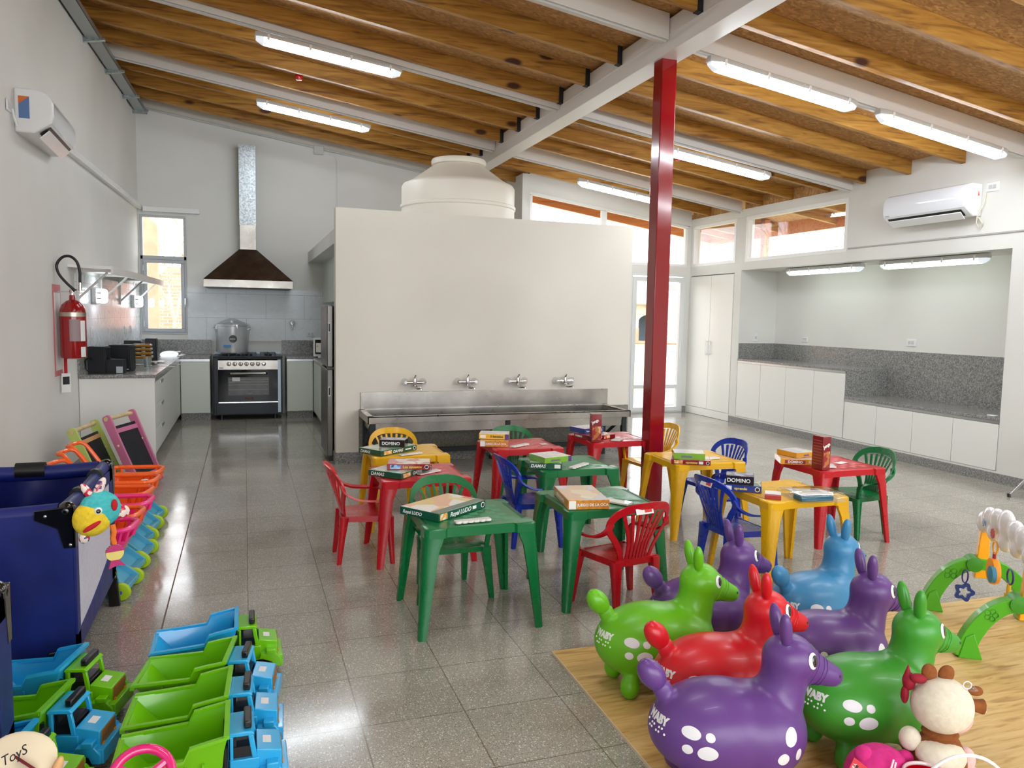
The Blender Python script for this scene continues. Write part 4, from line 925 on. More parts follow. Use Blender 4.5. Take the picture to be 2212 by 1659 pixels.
def make_chair(col, label):
    t = thing('kids_chair', (0, 0, 0), 0, label, 'chair', None); M_ = PL[col]
    # seat with rounded front and shallow dish
    N = 7; top, bot = [], []
    rings = []
    for i in range(N):
        v = i / (N - 1); y = -.145 + .305 * v; hw = (.135 + .045 * v)
        if i == N - 1: y -= .008
        rings.append([((-1 + 2 * k / 8) * hw, y - (.02 * (abs(-1 + 2 * k / 8) ** 3) if i == N - 1 else 0), .298 - .010 * (1 - (-1 + 2 * k / 8) ** 2) * math.sin(math.pi * min(1, v * 1.1)) - (.012 if i == N - 1 else 0)) for k in range(9)])
    vs = [p for r in rings for p in r] + [(p[0], p[1], p[2] - .008) for r in rings for p in r]; n9 = N * 9
    fs = []
    for i in range(N - 1):
        for k in range(8): a = i * 9 + k; fs.append((a, a + 1, a + 10, a + 9)); fs.append((a + n9, a + 9 + n9, a + 10 + n9, a + 1 + n9))
    per = [i for i in range(9)] + [9 * i + 8 for i in range(1, N)] + [9 * (N - 1) + k for k in range(7, -1, -1)] + [9 * i for i in range(N - 2, 0, -1)]
    for a, b in zip(per, per[1:] + per[:1]): fs.append((a, b, b + n9, a + n9))
    m = MB().add(vs, fs)
    for s in (-1, 1): m.prism([(s * .134, -.14), (s * .178, .15), (s * .170, .15), (s * .126, -.14)], 'z', .262, .296)
    m.prism([(-.17, .145), (.17, .145), (.17, .153), (-.17, .153)], 'z', .262, .290); m.prism([(-.13, -.145), (.13, -.145), (.13, -.137), (-.13, -.137)], 'z', .262, .296)
    obj('seat', m, M_, t)
    for sx in (-1, 1):
        for f in (0, 1):
            tx, ty, bx, by = (.168, .138, .203, .155) if f else (.128, -.132, .135, -.165)
            rings = []
            for z, w in ((0, .016), (.01, .0175), (.15, .023), (.26, .031), (.292, .034)):
                u = z / .292; cx, cy = bx + (tx - bx) * u, by + (ty - by) * u; sy = 1 if f else -1
                rings.append([(sx * (cx + a * w), cy + sy * b * w, z) for a, b in ((-.8, -.8), (.5, -.8), (.8, -.5), (.8, .5), (.5, .8), (-.8, .8), (-.8, .3), (.3, .3), (.3, -.3), (-.8, -.3))][:6])
            obj('leg', MB().loft(rings), M_, t, angle=50)
    yb = lambda x, z: -.14 - .10 * max(0, (z - .29) / .31) ** 1.15 + 1.5 * x * x
    m = MB()
    rim = [(.088, .285), (.108, .345), (.142, .405), (.176, .455), (.184, .505), (.160, .553), (.110, .583), (.045, .594)]
    half = spline(rim, 4); full = [(-x, z) for x, z in half] + [(x, z) for x, z in half[::-1]]
    ws = []
    for x, z in full: ws.append(.026 + .020 * max(0, min(1, (z - .50) / .09)))
    strip(m, full, ws, .011, yb)
    for k in range(7):
        a = (k - 3) / 3; pts = spline([(a * .062, .285), (a * .066, .38), (a * .095, .47), (a * .128, .572 - .022 * abs(a))], 4); strip(m, pts, [.016 - .003 * math.sin(math.pi * i / (len(pts) - 1)) for i in range(len(pts))], .009, yb)
    strip(m, [(-.105, .29), (0, .288), (.105, .29)], [.022] * 3, .012, yb)
    obj('backrest', m, M_, t, angle=50)
    for sx in (-1, 1):
        pts = spline([(sx * .176, yb(.176, .50), .50), (sx * .196, -.135, .455), (sx * .207, -.06, .415), (sx * .210, .03, .402), (sx * .205, .11, .400), (sx * .192, .142, .385), (sx * .180, .147, .345), (sx * .172, .143, .285)], 4)
        n = len(pts); rings = []
        for i, p in enumerate(pts):
            p = Vector(p); d = (Vector(pts[min(n - 1, i + 1)]) - Vector(pts[max(0, i - 1)])).normalized(); a = Vector((sx, 0, .25)) - d * d.dot(Vector((sx, 0, .25))); a.normalize(); b = d.cross(a)
            w = .017 if i < n - 5 else .013
            rings.append([p + a * w + b * .006, p - a * w + b * .006, p - a * w - b * .006, p + a * w - b * .006])
        obj('armrest', MB().loft(rings), M_, t, angle=50)
    return t
made = {}
def place(kind, col, x, y, rz, label):
    g = 'plastic children\'s tables' if kind == 'table' else 'plastic children\'s armchairs'
    key = (kind, col)
    if key not in made: made[key] = o = (make_table(col, label, g) if kind == 'table' else make_chair(col, label))
    else: o = copy_tree(made[key])
    o.location = (x, y, 0); o.rotation_euler = (0, 0, R(rz)); tag(o, label, kind, g); return o
place('table', 'green', 1.08, 3.77, 0, 'green plastic kids table in front, holding the wide green ludo box')
place('table', 'green', 1.88, 3.90, 0, 'green kids table with the checkered goose game box on it')
place('table', 'green', 2.13, 4.92, 0, 'green kids table in the middle row with two stacked boxes')
place('table', 'red', 1.06, 4.86, 0, 'red kids table behind the green front table, left side')
place('table', 'red', 2.07, 5.75, 0, 'red kids table before the sink centre with two stacked boxes')
place('table', 'red', 2.95, 5.92, 0, 'red kids table left of the red column with upright red box')
place('table', 'red', 3.99, 4.46, 0, 'red kids table on the far right with upright red box')
place('table', 'yellow', 1.13, 5.66, 0, 'yellow kids table at the back left near the partition')
place('table', 'yellow', 3.14, 4.90, -2, 'yellow kids table directly in front of the red column')
place('table', 'yellow', 3.06, 3.80, 0, 'yellow kids table in front right with the clear bag')
place('chair', 'green', 1.07, 4.10, 180, 'green kids chair pushed under the green front table')
place('chair', 'red', .70, 4.87, -90, 'red kids chair at the far left beside the red table')
place('chair', 'yellow', 1.13, 6.03, 180, 'yellow kids chair behind the back left yellow table')
place('chair', 'green', 2.12, 5.95, 180, 'green kids chair behind the middle red table by the sink')
place('chair', 'blue', 1.84, 4.89, -88, 'blue kids chair left of the middle green table')
c6 = place('chair', 'red', 1.90, 3.65, 10, 'red kids chair with a white sticker, back to the viewer')
place('chair', 'yellow', 3.38, 5.98, 96, 'yellow kids chair just behind the red column')
place('chair', 'blue', 3.43, 5.08, 96, 'blue kids chair on the right of the yellow middle table')
c9 = place('chair', 'blue', 2.83, 3.93, -88, 'blue kids chair with a white sticker, left of the front yellow table')
place('chair', 'green', 4.27, 4.48, 90, 'green kids chair right of the far right red table')
for c, x in ((c6, -.03), (c9, .02)):
    yb_ = -.14 - .10 * ((.575 - .29) / .31) ** 1.15 - .0068
    s = obj('sticker', MB().box(x - .055, x + .055, -.0006, 0, -.014, .016), PAPER, c, (0, yb_, .572), (R(-19), 0, 0)); obj('sticker_mark', MB().box(x, x + .045, -.0012, -.0006, -.006, .010), mat('red_print', (214, 50, 50), .5), s)

# ================================================================== GAME BOXES
def face_mat(name, base, pal, sc=18, rough=.18):
    m = mat(name, base, rough, coat=.6); q = NT(m); v = q.coords((1, 1, 1)); vo = q.n('ShaderNodeTexVoronoi'); vo.inputs['Scale'].default_value = sc; q.l(v, vo.inputs['Vector'])
    st = [(i / len(pal), c) for i, c in enumerate(pal)]; r = q.ramp(vo.outputs['Color'], st); q.t.nodes[-1].color_ramp.interpolation = 'CONSTANT'
    q.l(r, q.b.inputs['Base Color']); return m
def sidem(name, col): return mat(name, col, .22, coat=.6)
GREENB = sidem('dark_green_carton', (14, 84, 60)); REDB = sidem('dark_red_carton', (150, 24, 40)); NAVYB = sidem('black_carton', (24, 24, 30)); BLUEB = sidem('blue_carton', (50, 66, 140))
LIMEB = sidem('lime_carton', (130, 180, 60)); YELB = sidem('yellow_carton', (232, 186, 60)); ORB = sidem('yellow_orange_carton', (226, 160, 40)); MAROON = sidem('maroon_carton', (130, 14, 28)); PURB = sidem('violet_carton', (94, 60, 130))
CHK = mat('orange_checkered_carton', (222, 150, 60), .2, coat=.5); q = NT(CHK); ck = q.n('ShaderNodeTexChecker'); q.l(q.coords((1, 1, 1)), ck.inputs['Vector']); ck.inputs['Scale'].default_value = 55; ck.inputs['Color1'].default_value = rgb(226, 158, 66); ck.inputs['Color2'].default_value = rgb(198, 128, 44); q.l(ck.outputs[0], q.b.inputs['Base Color'])
TOPS = {'ludo': face_mat('ludo_lid_picture', (220, 190, 120), [(226, 190, 90), (232, 170, 120), (236, 232, 220), (206, 120, 90), (226, 200, 110)], 9),
        'green': face_mat('green_lid_picture', (150, 170, 140), [(196, 206, 186), (150, 180, 150), (226, 220, 200)], 14),
        'pale': face_mat('pale_lid_picture', (220, 214, 210), [(226, 220, 214), (214, 206, 216), (230, 226, 200), (206, 214, 222)], 12),
        'red': face_mat('red_lid_picture', (210, 120, 120), [(230, 200, 196), (206, 96, 100), (236, 226, 200), (222, 150, 150)], 16),
        'oca': face_mat('goose_lid_picture', (222, 196, 150), [(224, 200, 156), (214, 170, 130), (196, 190, 200), (230, 214, 170)], 11),
        'blk': face_mat('black_lid_picture', (90, 84, 110), [(150, 146, 170), (100, 96, 124), (196, 194, 206)], 20)}
def gamebox(x, y, z, ang, w, d, h, top, side, label, front=None, left=None, sub=None, cat='game box', name='game_box', strip_=None, logo=True, group='boxed games on the tables'):
    t = thing(name, (x, y, z), ang, label, cat, group)
    obj('carton', MB().box(0, w, 0, d, 0, h), side, t, bev=.0015)
    if top: obj('lid_picture', MB().box(.004, w - .004, .004, d - .004, h, h + .0008), top, t)
    if strip_: obj('lid_band', MB().box(.004, w - .004, .004, d * .22, h + .0008, h + .0014), strip_, t)
    e = -.0012
    if front:
        s, sz, m_, sh, off = front; text(s, sz, m_, t, (off, e, h * .5 - sz * .34), FRONT, shear=sh, off=.0006, name='front_lettering')
    if left:
        s, sz, m_, sh, off = left; text(s, sz, m_, t, (e, d - off, h * .5 - sz * .34), LEFTF, shear=sh, off=.0004, name='side_lettering')
    if logo:
        lg = obj('round_logo', MB().lathe([(.001, -.0014), (h * .36, -.0014), (h * .36, 0)], (w - h * .6, 0, h * .5), 'y', 18), WHT, t); obj('logo_ring', MB().lathe([(h * .12, -.0022), (h * .26, -.0022), (h * .26, -.0014), (h * .12, -.0014)], (w - h * .6, 0, h * .5), 'y', 18), INK, lg)
    if sub:
        for (a, b, c_, m_) in sub: obj('printed_patch', MB().box(a, b, e, 0, h * c_[0], h * c_[1]), m_, t)
    return t
Z0 = .532
PATCH = face_mat('small_print_picture', (220, 120, 80), [(222, 90, 70), (240, 220, 190), (230, 170, 80), (120, 60, 60)], 60)
gamebox(.892, 3.627, Z0, 36, .38, .26, .040, TOPS['ludo'], GREENB, 'wide green ludo box with picture lid on the front green table', ('Royal LUDO', .032, WHT, .3, .085), ('Royal LUDO', .024, WHT, .3, .02), [(.01, .065, (.1, .9), PATCH), (.27, .30, (.3, .7), WHT)], strip_=GREENB)
gamebox(.909, 5.439, Z0, 35, .37, .23, .040, TOPS['green'], GREENB, 'green draughts box, lower one on the back left yellow table', ('DAMAS', .03, WHT, .3, .12), ('DAMAS', .03, WHT, .2, .02), [(.03, .11, (.15, .85), PATCH), (.25, .31, (.4, .6), WHT)])
gamebox(.925, 5.62, Z0 + .042, -22, .19, .13, .050, TOPS['blk'], NAVYB, 'small black domino box on the draughts box, back left yellow table', ('DOMINO', .032, WHT, 0, .02), logo=False)
gamebox(.902, 4.64, Z0, 45, .35, .25, .037, TOPS['green'], GREENB, 'green draughts box, lower one on the left red table', ('DAMAS', .03, WHT, .3, .13), ('DAMAS', .03, WHT, .2, .02), [(.02, .10, (.15, .85), PATCH)])
gamebox(.835, 4.775, Z0 + .039, -14, .27, .19, .036, TOPS['red'], REDB, 'red opposites box on the draughts box, left red table', ('Los opuestos', .022, mat('yellow_ink', (240, 214, 90), .5), 0, .10), None, [(.02, .085, (.15, .85), face_mat('blue_print', (60, 100, 190), [(60, 100, 190), (150, 190, 230), (40, 60, 140)], 60))])
gamebox(1.72, 5.691, Z0, -20, .22, .19, .045, None, CHK, 'orange checkered box, lower one on the red table by the sink', ('JUEGO DE LA OCA', .019, WHT, 0, .045), None, [(.004, .04, (.05, .95), WHT)], logo=False)
gamebox(1.737, 5.775, Z0 + .047, -22, .235, .17, .040, TOPS['pale'], YELB, 'yellow five senses box, upper one on the red table by the sink', ('5 Sentidos', .024, INK, 0, .09), None, [(.01, .055, (.2, .8), WHT), (.205, .235, (.0, 1), PURB)], logo=False)
gamebox(1.79, 4.775, Z0, -24, .22, .22, .042, TOPS['green'], GREENB, 'green draughts box, lower one on the middle green table', ('DAMAS', .03, WHT, .25, .01), None, [(.17, .21, (.2, .8), WHT)], logo=False)
gamebox(1.873, 4.70, Z0 + .044, 12, .215, .20, .038, TOPS['pale'], LIMEB, 'lime green box, upper one on the middle green table', ('animales', .022, mat('violet_ink', (120, 90, 160), .5), 0, .05), None, [(.19, .215, (0, 1), PURB)], logo=False)
gamebox(1.607, 3.685, Z0, -10, .225, .36, .050, TOPS['oca'], CHK, 'orange checkered goose game box with round picture on the green table', ('JUEGO DE LA OCA', .020, WHT, 0, .05), ('JUEGO DE LA OCA', .022, WHT, 0, .08), [(.004, .042, (.05, .95), WHT)], logo=False)
gamebox(2.70, 5.77, Z0, 14, .27, .22, .034, TOPS['red'], MAROON, 'dark red domino box, lower one on the red table beside the column', ('DOMINO', .022, WHT, 0, .03), ('DOMINO', .022, WHT, 0, .02), [(.15, .21, (.1, .9), PATCH)], logo=False)
gamebox(2.70, 5.885, Z0 + .036, 18, .22, .19, .042, TOPS['pale'], BLUEB, 'blue box with white lid, upper one on the red table beside column', ('Rompecabezas', .02, WHT, 0, .02), None, [(.16, .20, (.2, .8), WHT)], logo=False)
def tower(x, y, ang, w, d, label, rm):
    t = gamebox(x, y, Z0, ang, w, d, .232, None, rm, label, logo=False, name='game_box')
    obj('printed_patch', MB().box(.008, w - .008, -.001, 0, .02, .13), face_mat('wooden_tower_print', (200, 140, 80), [(206, 150, 96), (186, 116, 64), (160, 40, 44), (224, 180, 130)], 30), t)
    text('Jenga', .032, WHT, t, (.006, -.0015, .15), (R(90), R(-25), 0), off=.001, squash=.9)
    for k in range(9): obj('print_line', MB().box(-.001, 0, .012, d - .012, .04 + .02 * k, .044 + .02 * k), mat('pink_ink', (190, 90, 96), .5), t)
    return t
tower(2.665, 5.675, -8, .085, .06, 'upright tall red tower-game box on the table beside the column', MAROON)
gamebox(2.83, 4.70, Z0, -30, .27, .19, .033, TOPS['red'], REDB, 'dark red box, lower one on the yellow table before the column', ('opuestos', .022, mat('yellow_ink'), 0, .10), None, [(.02, .08, (.15, .85), PATCH), (.19, .22, (.2, .8), WHT)])
gamebox(2.845, 4.69, Z0 + .035, -26, .215, .165, .044, TOPS['pale'], LIMEB, 'lime green box with white lid on the yellow middle table', ('animales', .022, mat('violet_ink'), 0, .05), None, None, logo=False)
gamebox(2.70, 3.875, Z0, -36, .215, .16, .040, TOPS['green'], BLUEB, 'blue box, lower one on the front right yellow table', ('aprendo', .022, mat('yellow_ink'), 0, .06), None, [(.01, .045, (.2, .8), WHT)])
gamebox(2.705, 3.865, Z0 + .042, -36, .16, .13, .052, TOPS['blk'], NAVYB, 'black domino box, upper one on the front right yellow table', ('DOMINO', .032, WHT, 0, .006), None, logo=False)
gamebox(3.60, 4.50, Z0, -28, .27, .24, .040, TOPS['oca'], ORB, 'yellow and red domino box, lower one on the far right red table', ('DOMINO', .024, WHT, 0, .05), None, [(.03, .17, (.15, .85), REDB), (.19, .24, (.2, .8), PATCH)], logo=False)
gamebox(3.715, 4.475, Z0 + .042, 6, .19, .19, .036, TOPS['pale'], ORB, 'yellow box with shiny lid, upper one on the far right red table', ('puzzle', .02, mat('violet_ink'), 0, .07), None, None, logo=False)
tower(3.727, 4.225, 4, .068, .10, 'upright tall dark red box on the far right red table', MAROON)
# clear trays of white counters
CTR = mat('white_counter', (236, 234, 226), .4)
def tray(x, y, ang, l, w, label, blister=False):
    t = thing('counter_tray', (x, y, Z0), ang, label, 'game pieces', 'packs of white counters')
    obj('clear_case', MB().box(-l / 2, l / 2, -w / 2, w / 2, 0, .014), FILM, t, bev=.004); m = MB()
    if blister:
        for k in range(6): m.lathe([(.016, .002), (.017, .008), (.015, .013), (.001, .013)], (-l / 2 + .02 + k * (l - .04) / 5, -.008, 0), seg=16)
        m.box(-l / 2 + .006, l / 2 - .006, -.008, w / 2 - .003, .002, .012)
    else: m.box(-l / 2 + .004, l / 2 - .004, -w / 2 + .004, w / 2 - .004, .002, .010)
    obj('counters', m, CTR, t)
tray(1.055, 3.59, 5, .195, .05, 'scalloped row of white counters on the front green table', True)
tray(1.93, 3.76, -55, .17, .07, 'white counter pack right of the goose game box')
tray(1.11, 4.80, 32, .19, .05, 'white counter pack on the left red table')
tray(1.13, 5.47, 22, .19, .05, 'white counter pack on the back left yellow table')
tray(2.03, 5.63, 31, .20, .05, 'white counter pack on the red table by the sink', True)
tray(2.15, 4.76, 37, .22, .05, 'white scalloped counter pack on the middle green table', True)
tray(2.93, 5.73, 48, .14, .08, 'white counter pack on the red table beside the column')
tray(3.21, 4.79, 10, .15, .06, 'white counter pack on the yellow middle table')
tray(3.89, 4.33, 60, .13, .06, 'white counter pack behind the upright box, far right table')
t = thing('domino_case', (2.885, 3.66, Z0), -38, 'small cream and red domino case on the front right yellow table', 'game pieces'); obj('case', MB().box(-.045, .045, -.07, .07, 0, .02), CTR, t, bev=.003); obj('red_end', MB().box(-.044, .046, -.071, -.03, .0, .0205), mat('dull_red_card', (170, 50, 50), .5), t)
t = thing('paper_note', (4.07, 4.43, Z0 + .001), 20, 'small white paper slip on the far right red table', 'paper'); obj('slip', MB().box(-.05, .05, -.025, .025, 0, .001), PAPER, t)
t = thing('paper_note', (2.25, 5.68, Z0 + .001), 10, 'small white paper slip on the red table by the sink', 'paper'); obj('slip', MB().box(-.03, .03, -.025, .025, 0, .001), PAPER, t)
t = thing('plastic_bag', (3.10, 3.585, Z0), -8, 'clear plastic bag with blue notebooks on the front yellow table', 'bag')
obj('notebook', MB().box(-.12, .08, -.09, .0, 0, .025), mat('teal_cover', (30, 96, 120), .4), t, bev=.002); obj('notebook', MB().box(-.11, .1, -.06, .10, .025, .032), PAPER, t, bev=.002); obj('printed_sheet', MB().box(-.08, .06, -.02, .08, .032, .034), TOPS['pale'], t)
rings = []; rn = random.Random(9)
for z, s in ((.0, 1), (.012, 1.04), (.03, 1.0), (.043, .86)): rings.append([(.155 * s * x + rn.uniform(-.004, .004), .125 * s * y + rn.uniform(-.004, .004), z + rn.uniform(-.003, .003)) for x, y in [(-1, -.9), (-.5, -1), (0, -1), (.5, -1), (1, -.95), (1.05, -.4), (1.05, .3), (1, .9), (.5, 1), (0, 1), (-.5, 1), (-1, .95), (-1.05, .3), (-1.03, -.3)]])
obj('clear_film', MB().loft(rings), FILM, t)

# ================================================================== PLAY MAT
def m_mat():
    m = mat('wood_print_foam', (214, 176, 112), .5); q = NT(m); v = q.coords((2.2, 16, 1), rot=(0, 0, R(-4)))
    nz = q.n('ShaderNodeTexNoise'); nz.inputs['Scale'].default_value = 2.2; nz.inputs['Detail'].default_value = 4; nz.inputs['Distortion'].default_value = .6; q.l(v, nz.inputs['Vector'])
    q.l(q.ramp(nz.outputs[0], [(.3, (166, 124, 62)), (.45, (204, 166, 98)), (.62, (216, 182, 118)), (.75, (188, 146, 84))]), q.b.inputs['Base Color']); return m
m = MB(); m.prism([(1.325, 3.18), (1.24, -.5), (4.5, -.5), (4.5, 3.11)], 'z', .0005, .012)
tag(obj('play_mat', m, [m_mat()]), 'wood-print foam play mat under the bouncing animals', 'mat')
obj('mat_edge', MB().prism([(1.322, 3.184), (1.236, -.5), (1.24, -.5), (1.326, 3.18)], 'z', 0.0005, .0125), mat('pale_foam_edge', (214, 196, 166), .7), bpy.data.objects['play_mat'])
MZ = .012
# ================================================================== BOUNCING ANIMALS
def donkey_mat(name, col):
    m = mat(name, col, .36, coat=.06); q = NT(m); q.b.inputs['Subsurface Weight'].default_value = .0
    tc = q.n('ShaderNodeTexCoord'); sp = q.n('ShaderNodeSeparateXYZ')
    nz = q.n('ShaderNodeTexNoise'); nz.inputs['Scale'].default_value = 22; q.l(tc.outputs['Object'], nz.inputs['Vector']); mm = q.n('ShaderNodeVectorMath', operation='MULTIPLY_ADD'); q.l(nz.outputs['Color'], mm.inputs[0]); mm.inputs[1].default_value = (.006,) * 3; mm.inputs[2].default_value = (0, 0, 0); 
    ad = q.n('ShaderNodeVectorMath', operation='ADD'); q.l(tc.outputs['Object'], ad.inputs[0]); q.l(mm.outputs[0], ad.inputs[1]); q.l(ad.outputs[0], sp.inputs[0])
    best = None
    for cx, cz, rx, rz in ((-.16, .245, .027, .019), (-.105, .240, .014, .014), (-.172, .193, .016, .015), (-.112, .190, .031, .023), (.155, .235, .022, .028), (.128, .170, .020, .020), (.186, .172, .012, .020)):
        a = q.math('POWER', q.math('ABSOLUTE', q.math('DIVIDE', q.math('SUBTRACT', sp.outputs[0], cx + .003), rx)), 2.0); b = q.math('POWER', q.math('ABSOLUTE', q.math('DIVIDE', q.math('SUBTRACT', sp.outputs[2], cz + .003), rz)), 2.0)
        s = q.math('ADD', a, b); best = s if best is None else q.math('MINIMUM', best, s)
    side = q.math('GREATER_THAN', q.math('ABSOLUTE', sp.outputs[1]), .06)
    f = q.math('MULTIPLY', q.math('LESS_THAN', best, 1.0), side)
    q.l(q.mix(f, rgb(*col), rgb(236, 236, 240)), q.b.inputs['Base Color']); return m
DC = {'purple': (100, 62, 134), 'lime': (104, 186, 22), 'green': (62, 154, 46), 'red': (212, 20, 34), 'blue': (62, 138, 186)}
DM = {k: donkey_mat(k + '_rubber', c) for k, c in DC.items()}; DE = {k: mat(k + '_rubber_plain', c, .32, coat=.1) for k, c in DC.items()}
rE = lambda a, b=0, c=0: Euler((R(a), R(b), R(c)))
m = MB()
m.ell((-.035, 0, .200), (.235, .165, .155), 28, 18); m.ell((.085, 0, .192), (.170, .162, .155), 28, 18)
for x, z, r in ((.125, .255, .105), (.158, .30, .088), (.172, .345, .079), (.180, .39, .077)): m.ell((x, 0, z), (r, r * .98, r), 24, 14)
m.ell((.192, 0, .432), (.090, .082, .082), 24, 16, rot=rE(0, 12))
for x, z, r in ((.245, .410, .062), (.280, .394, .051), (.310, .382, .045), (.338, .372, .039)): m.ell((x, 0, z), (r, r * .95, r), 18, 12)
for s in (-1, 1):
    m.ell((-.15, s * .095, .045), (.042, .042, .052), 16, 10); m.ell((.13, s * .09, .045), (.042, .042, .050), 16, 10)
m.ell((-.225, 0, .325), (.035, .028, .04), 16, 10)
body0 = blob('body', m, [DM['purple']], .0095, 10)
bme = body0.data; bpy.data.objects.remove(body0)
bm_ = bmesh.new(); bm_.from_mesh(bme); BV = BVHTree.FromBMesh(bm_); bm_.free()
def hit(o, d): 
    h = BV.ray_cast(Vector(o), Vector(d)); return h[0], h[1]
def make_animal(label):
    t = thing('bouncing_donkey', (0, 0, MZ), 0, label, 'bouncy animal', 'rubber bouncing donkeys')
    b = link('body', bme, t)
    for s in (-1, 1):
        m = MB(); m.ell((.160, s * .040, .540), (.021, .022, .062), 16, 14, rot=rE(s * -10, -8)); obj('ear', m, DE['purple'], t)
    m = MB(); m.ell((-.262, 0, .375), (.042, .036, .060), 16, 12, rot=rE(0, -38)); m.ell((-.232, 0, .335), (.024, .018, .03), 12, 8, rot=rE(0, -38)); obj('tail', m, DE['purple'], t)
    for s in (-1, 1):
        p, n = hit((.246, s * .3, .448), (0, -s, 0)); e = obj('eye', MB().ell((0, 0, 0), (.023, .005, .027), 20, 12), mat('eye_white', (236, 238, 240), .2), t)
        e.location = p - n * .001; e.rotation_euler = (n).to_track_quat('Y' if True else 'Y', 'Z').to_euler()
        obj('pupil', MB().ell((-.005 if s < 0 else .005, .003, -.001), (.0155, .0045, .0195), 16, 10), mat('pupil_black', (24, 24, 30), .08, coat=1.0), e)
        p, n = hit((.352, s * .3, .382), (0, -s, 0))
        if p is not None: obj('nostril', MB().ell(tuple(p), (.005, .002, .006), 10, 6), mat('nostril_dark', (60, 50, 60), .5), t)  # nostril mark in one even dark tone
    m = MB()
    for c, r_ in (((.262, 0, .402), .002), ((.284, 0, .391), .002), ((.296, 0, .386), .002)):
        ax = Vector((.92, 0, -.38)).normalized(); u = Vector((0, 1, 0)); v = ax.cross(u); P = []
        for k in range(28):
            a = 2 * math.pi * k / 28; d = u * math.cos(a) + v * math.sin(a); p, n = hit(Vector(c), d)
            if p is not None and (p - Vector(c)).length < .11: P.append(p + d * .0008)
        if len(P) > 10: m.tube(P, r_, 6, closed=True)
    obj('bridle_line', m, DE['purple'], t)
    # small white print on the haunch
    src = text('WABY', .032, WHT, None, (0, 0, 0), (0, 0, 0), off=.002).data; V = []
    o2 = bpy.data.objects[-1]
    tm = bpy.data.meshes.new('print'); vs = []; 
    for v in src.vertices:
        a = v.co.x - .095; zz = v.co.y + .240; d = Vector((.82, .57, 0)); base = Vector((-.25, -.10, zz)) + Vector((.57, -.82, 0)) * a; p, n = hit(base - d * .3, d)
        vs.append(tuple(p + n * (.0012 if v.co.z > 0 else .0004)) if p is not None else tuple(base))
    tm.from_pydata(vs, [], [tuple(pp.vertices) for pp in src.polygons]); tm.materials.append(WHT); link('print', tm, t)
    for o_ in [o_ for o_ in bpy.data.objects if o_.data == src and o_.parent is None]: bpy.data.objects.remove(o_)
    m = MB()
    for i in range(8):
        for jrow in range(2):
            a = -.09 + i * .012; zz = .228 - jrow * .014; d = Vector((.82, .57, 0)); base = Vector((-.25, -.10, zz)) + Vector((.57, -.82, 0)) * a; p, n = hit(base - d * .3, d)
            if p is not None and (i + jrow) % 3 != 1: m.ell(tuple(p), (.004, .004, .004), 8, 6)
    obj('print_dots', m, WHT, t)
    return t
base_d = make_animal('purple bouncing donkey in front, nearest the viewer')
def animal(first, col, x, y, rz, label, s=1.0):
    o = base_d if first else copy_tree(base_d); o.location = (x, y, MZ); o.rotation_euler = (0, 0, R(rz)); o.scale = (s, s, s); o['label'] = label
    recolor(o, {'purple_rubber': DM[col], 'purple_rubber_plain': DE[col]}); return o
animal(True, 'purple', 1.50, 2.07, -17, 'purple bouncing donkey in front, nearest the viewer')
animal(False, 'lime', 1.62, 2.76, -6, 'lime green bouncing donkey at the left back of the herd')
animal(False, 'red', 1.685, 2.40, -5, 'red bouncing donkey behind the front purple one')
animal(False, 'purple', 1.99, 2.99, 0, 'purple bouncing donkey behind the lime green one')
animal(False, 'blue', 2.555, 2.90, 14, 'sky blue bouncing donkey at the back, face turned away')
animal(False, 'purple', 2.25, 2.47, -9, 'purple bouncing donkey at the right, behind the green one')
animal(False, 'green', 2.10, 2.09, -6, 'mid green bouncing donkey at the right front')
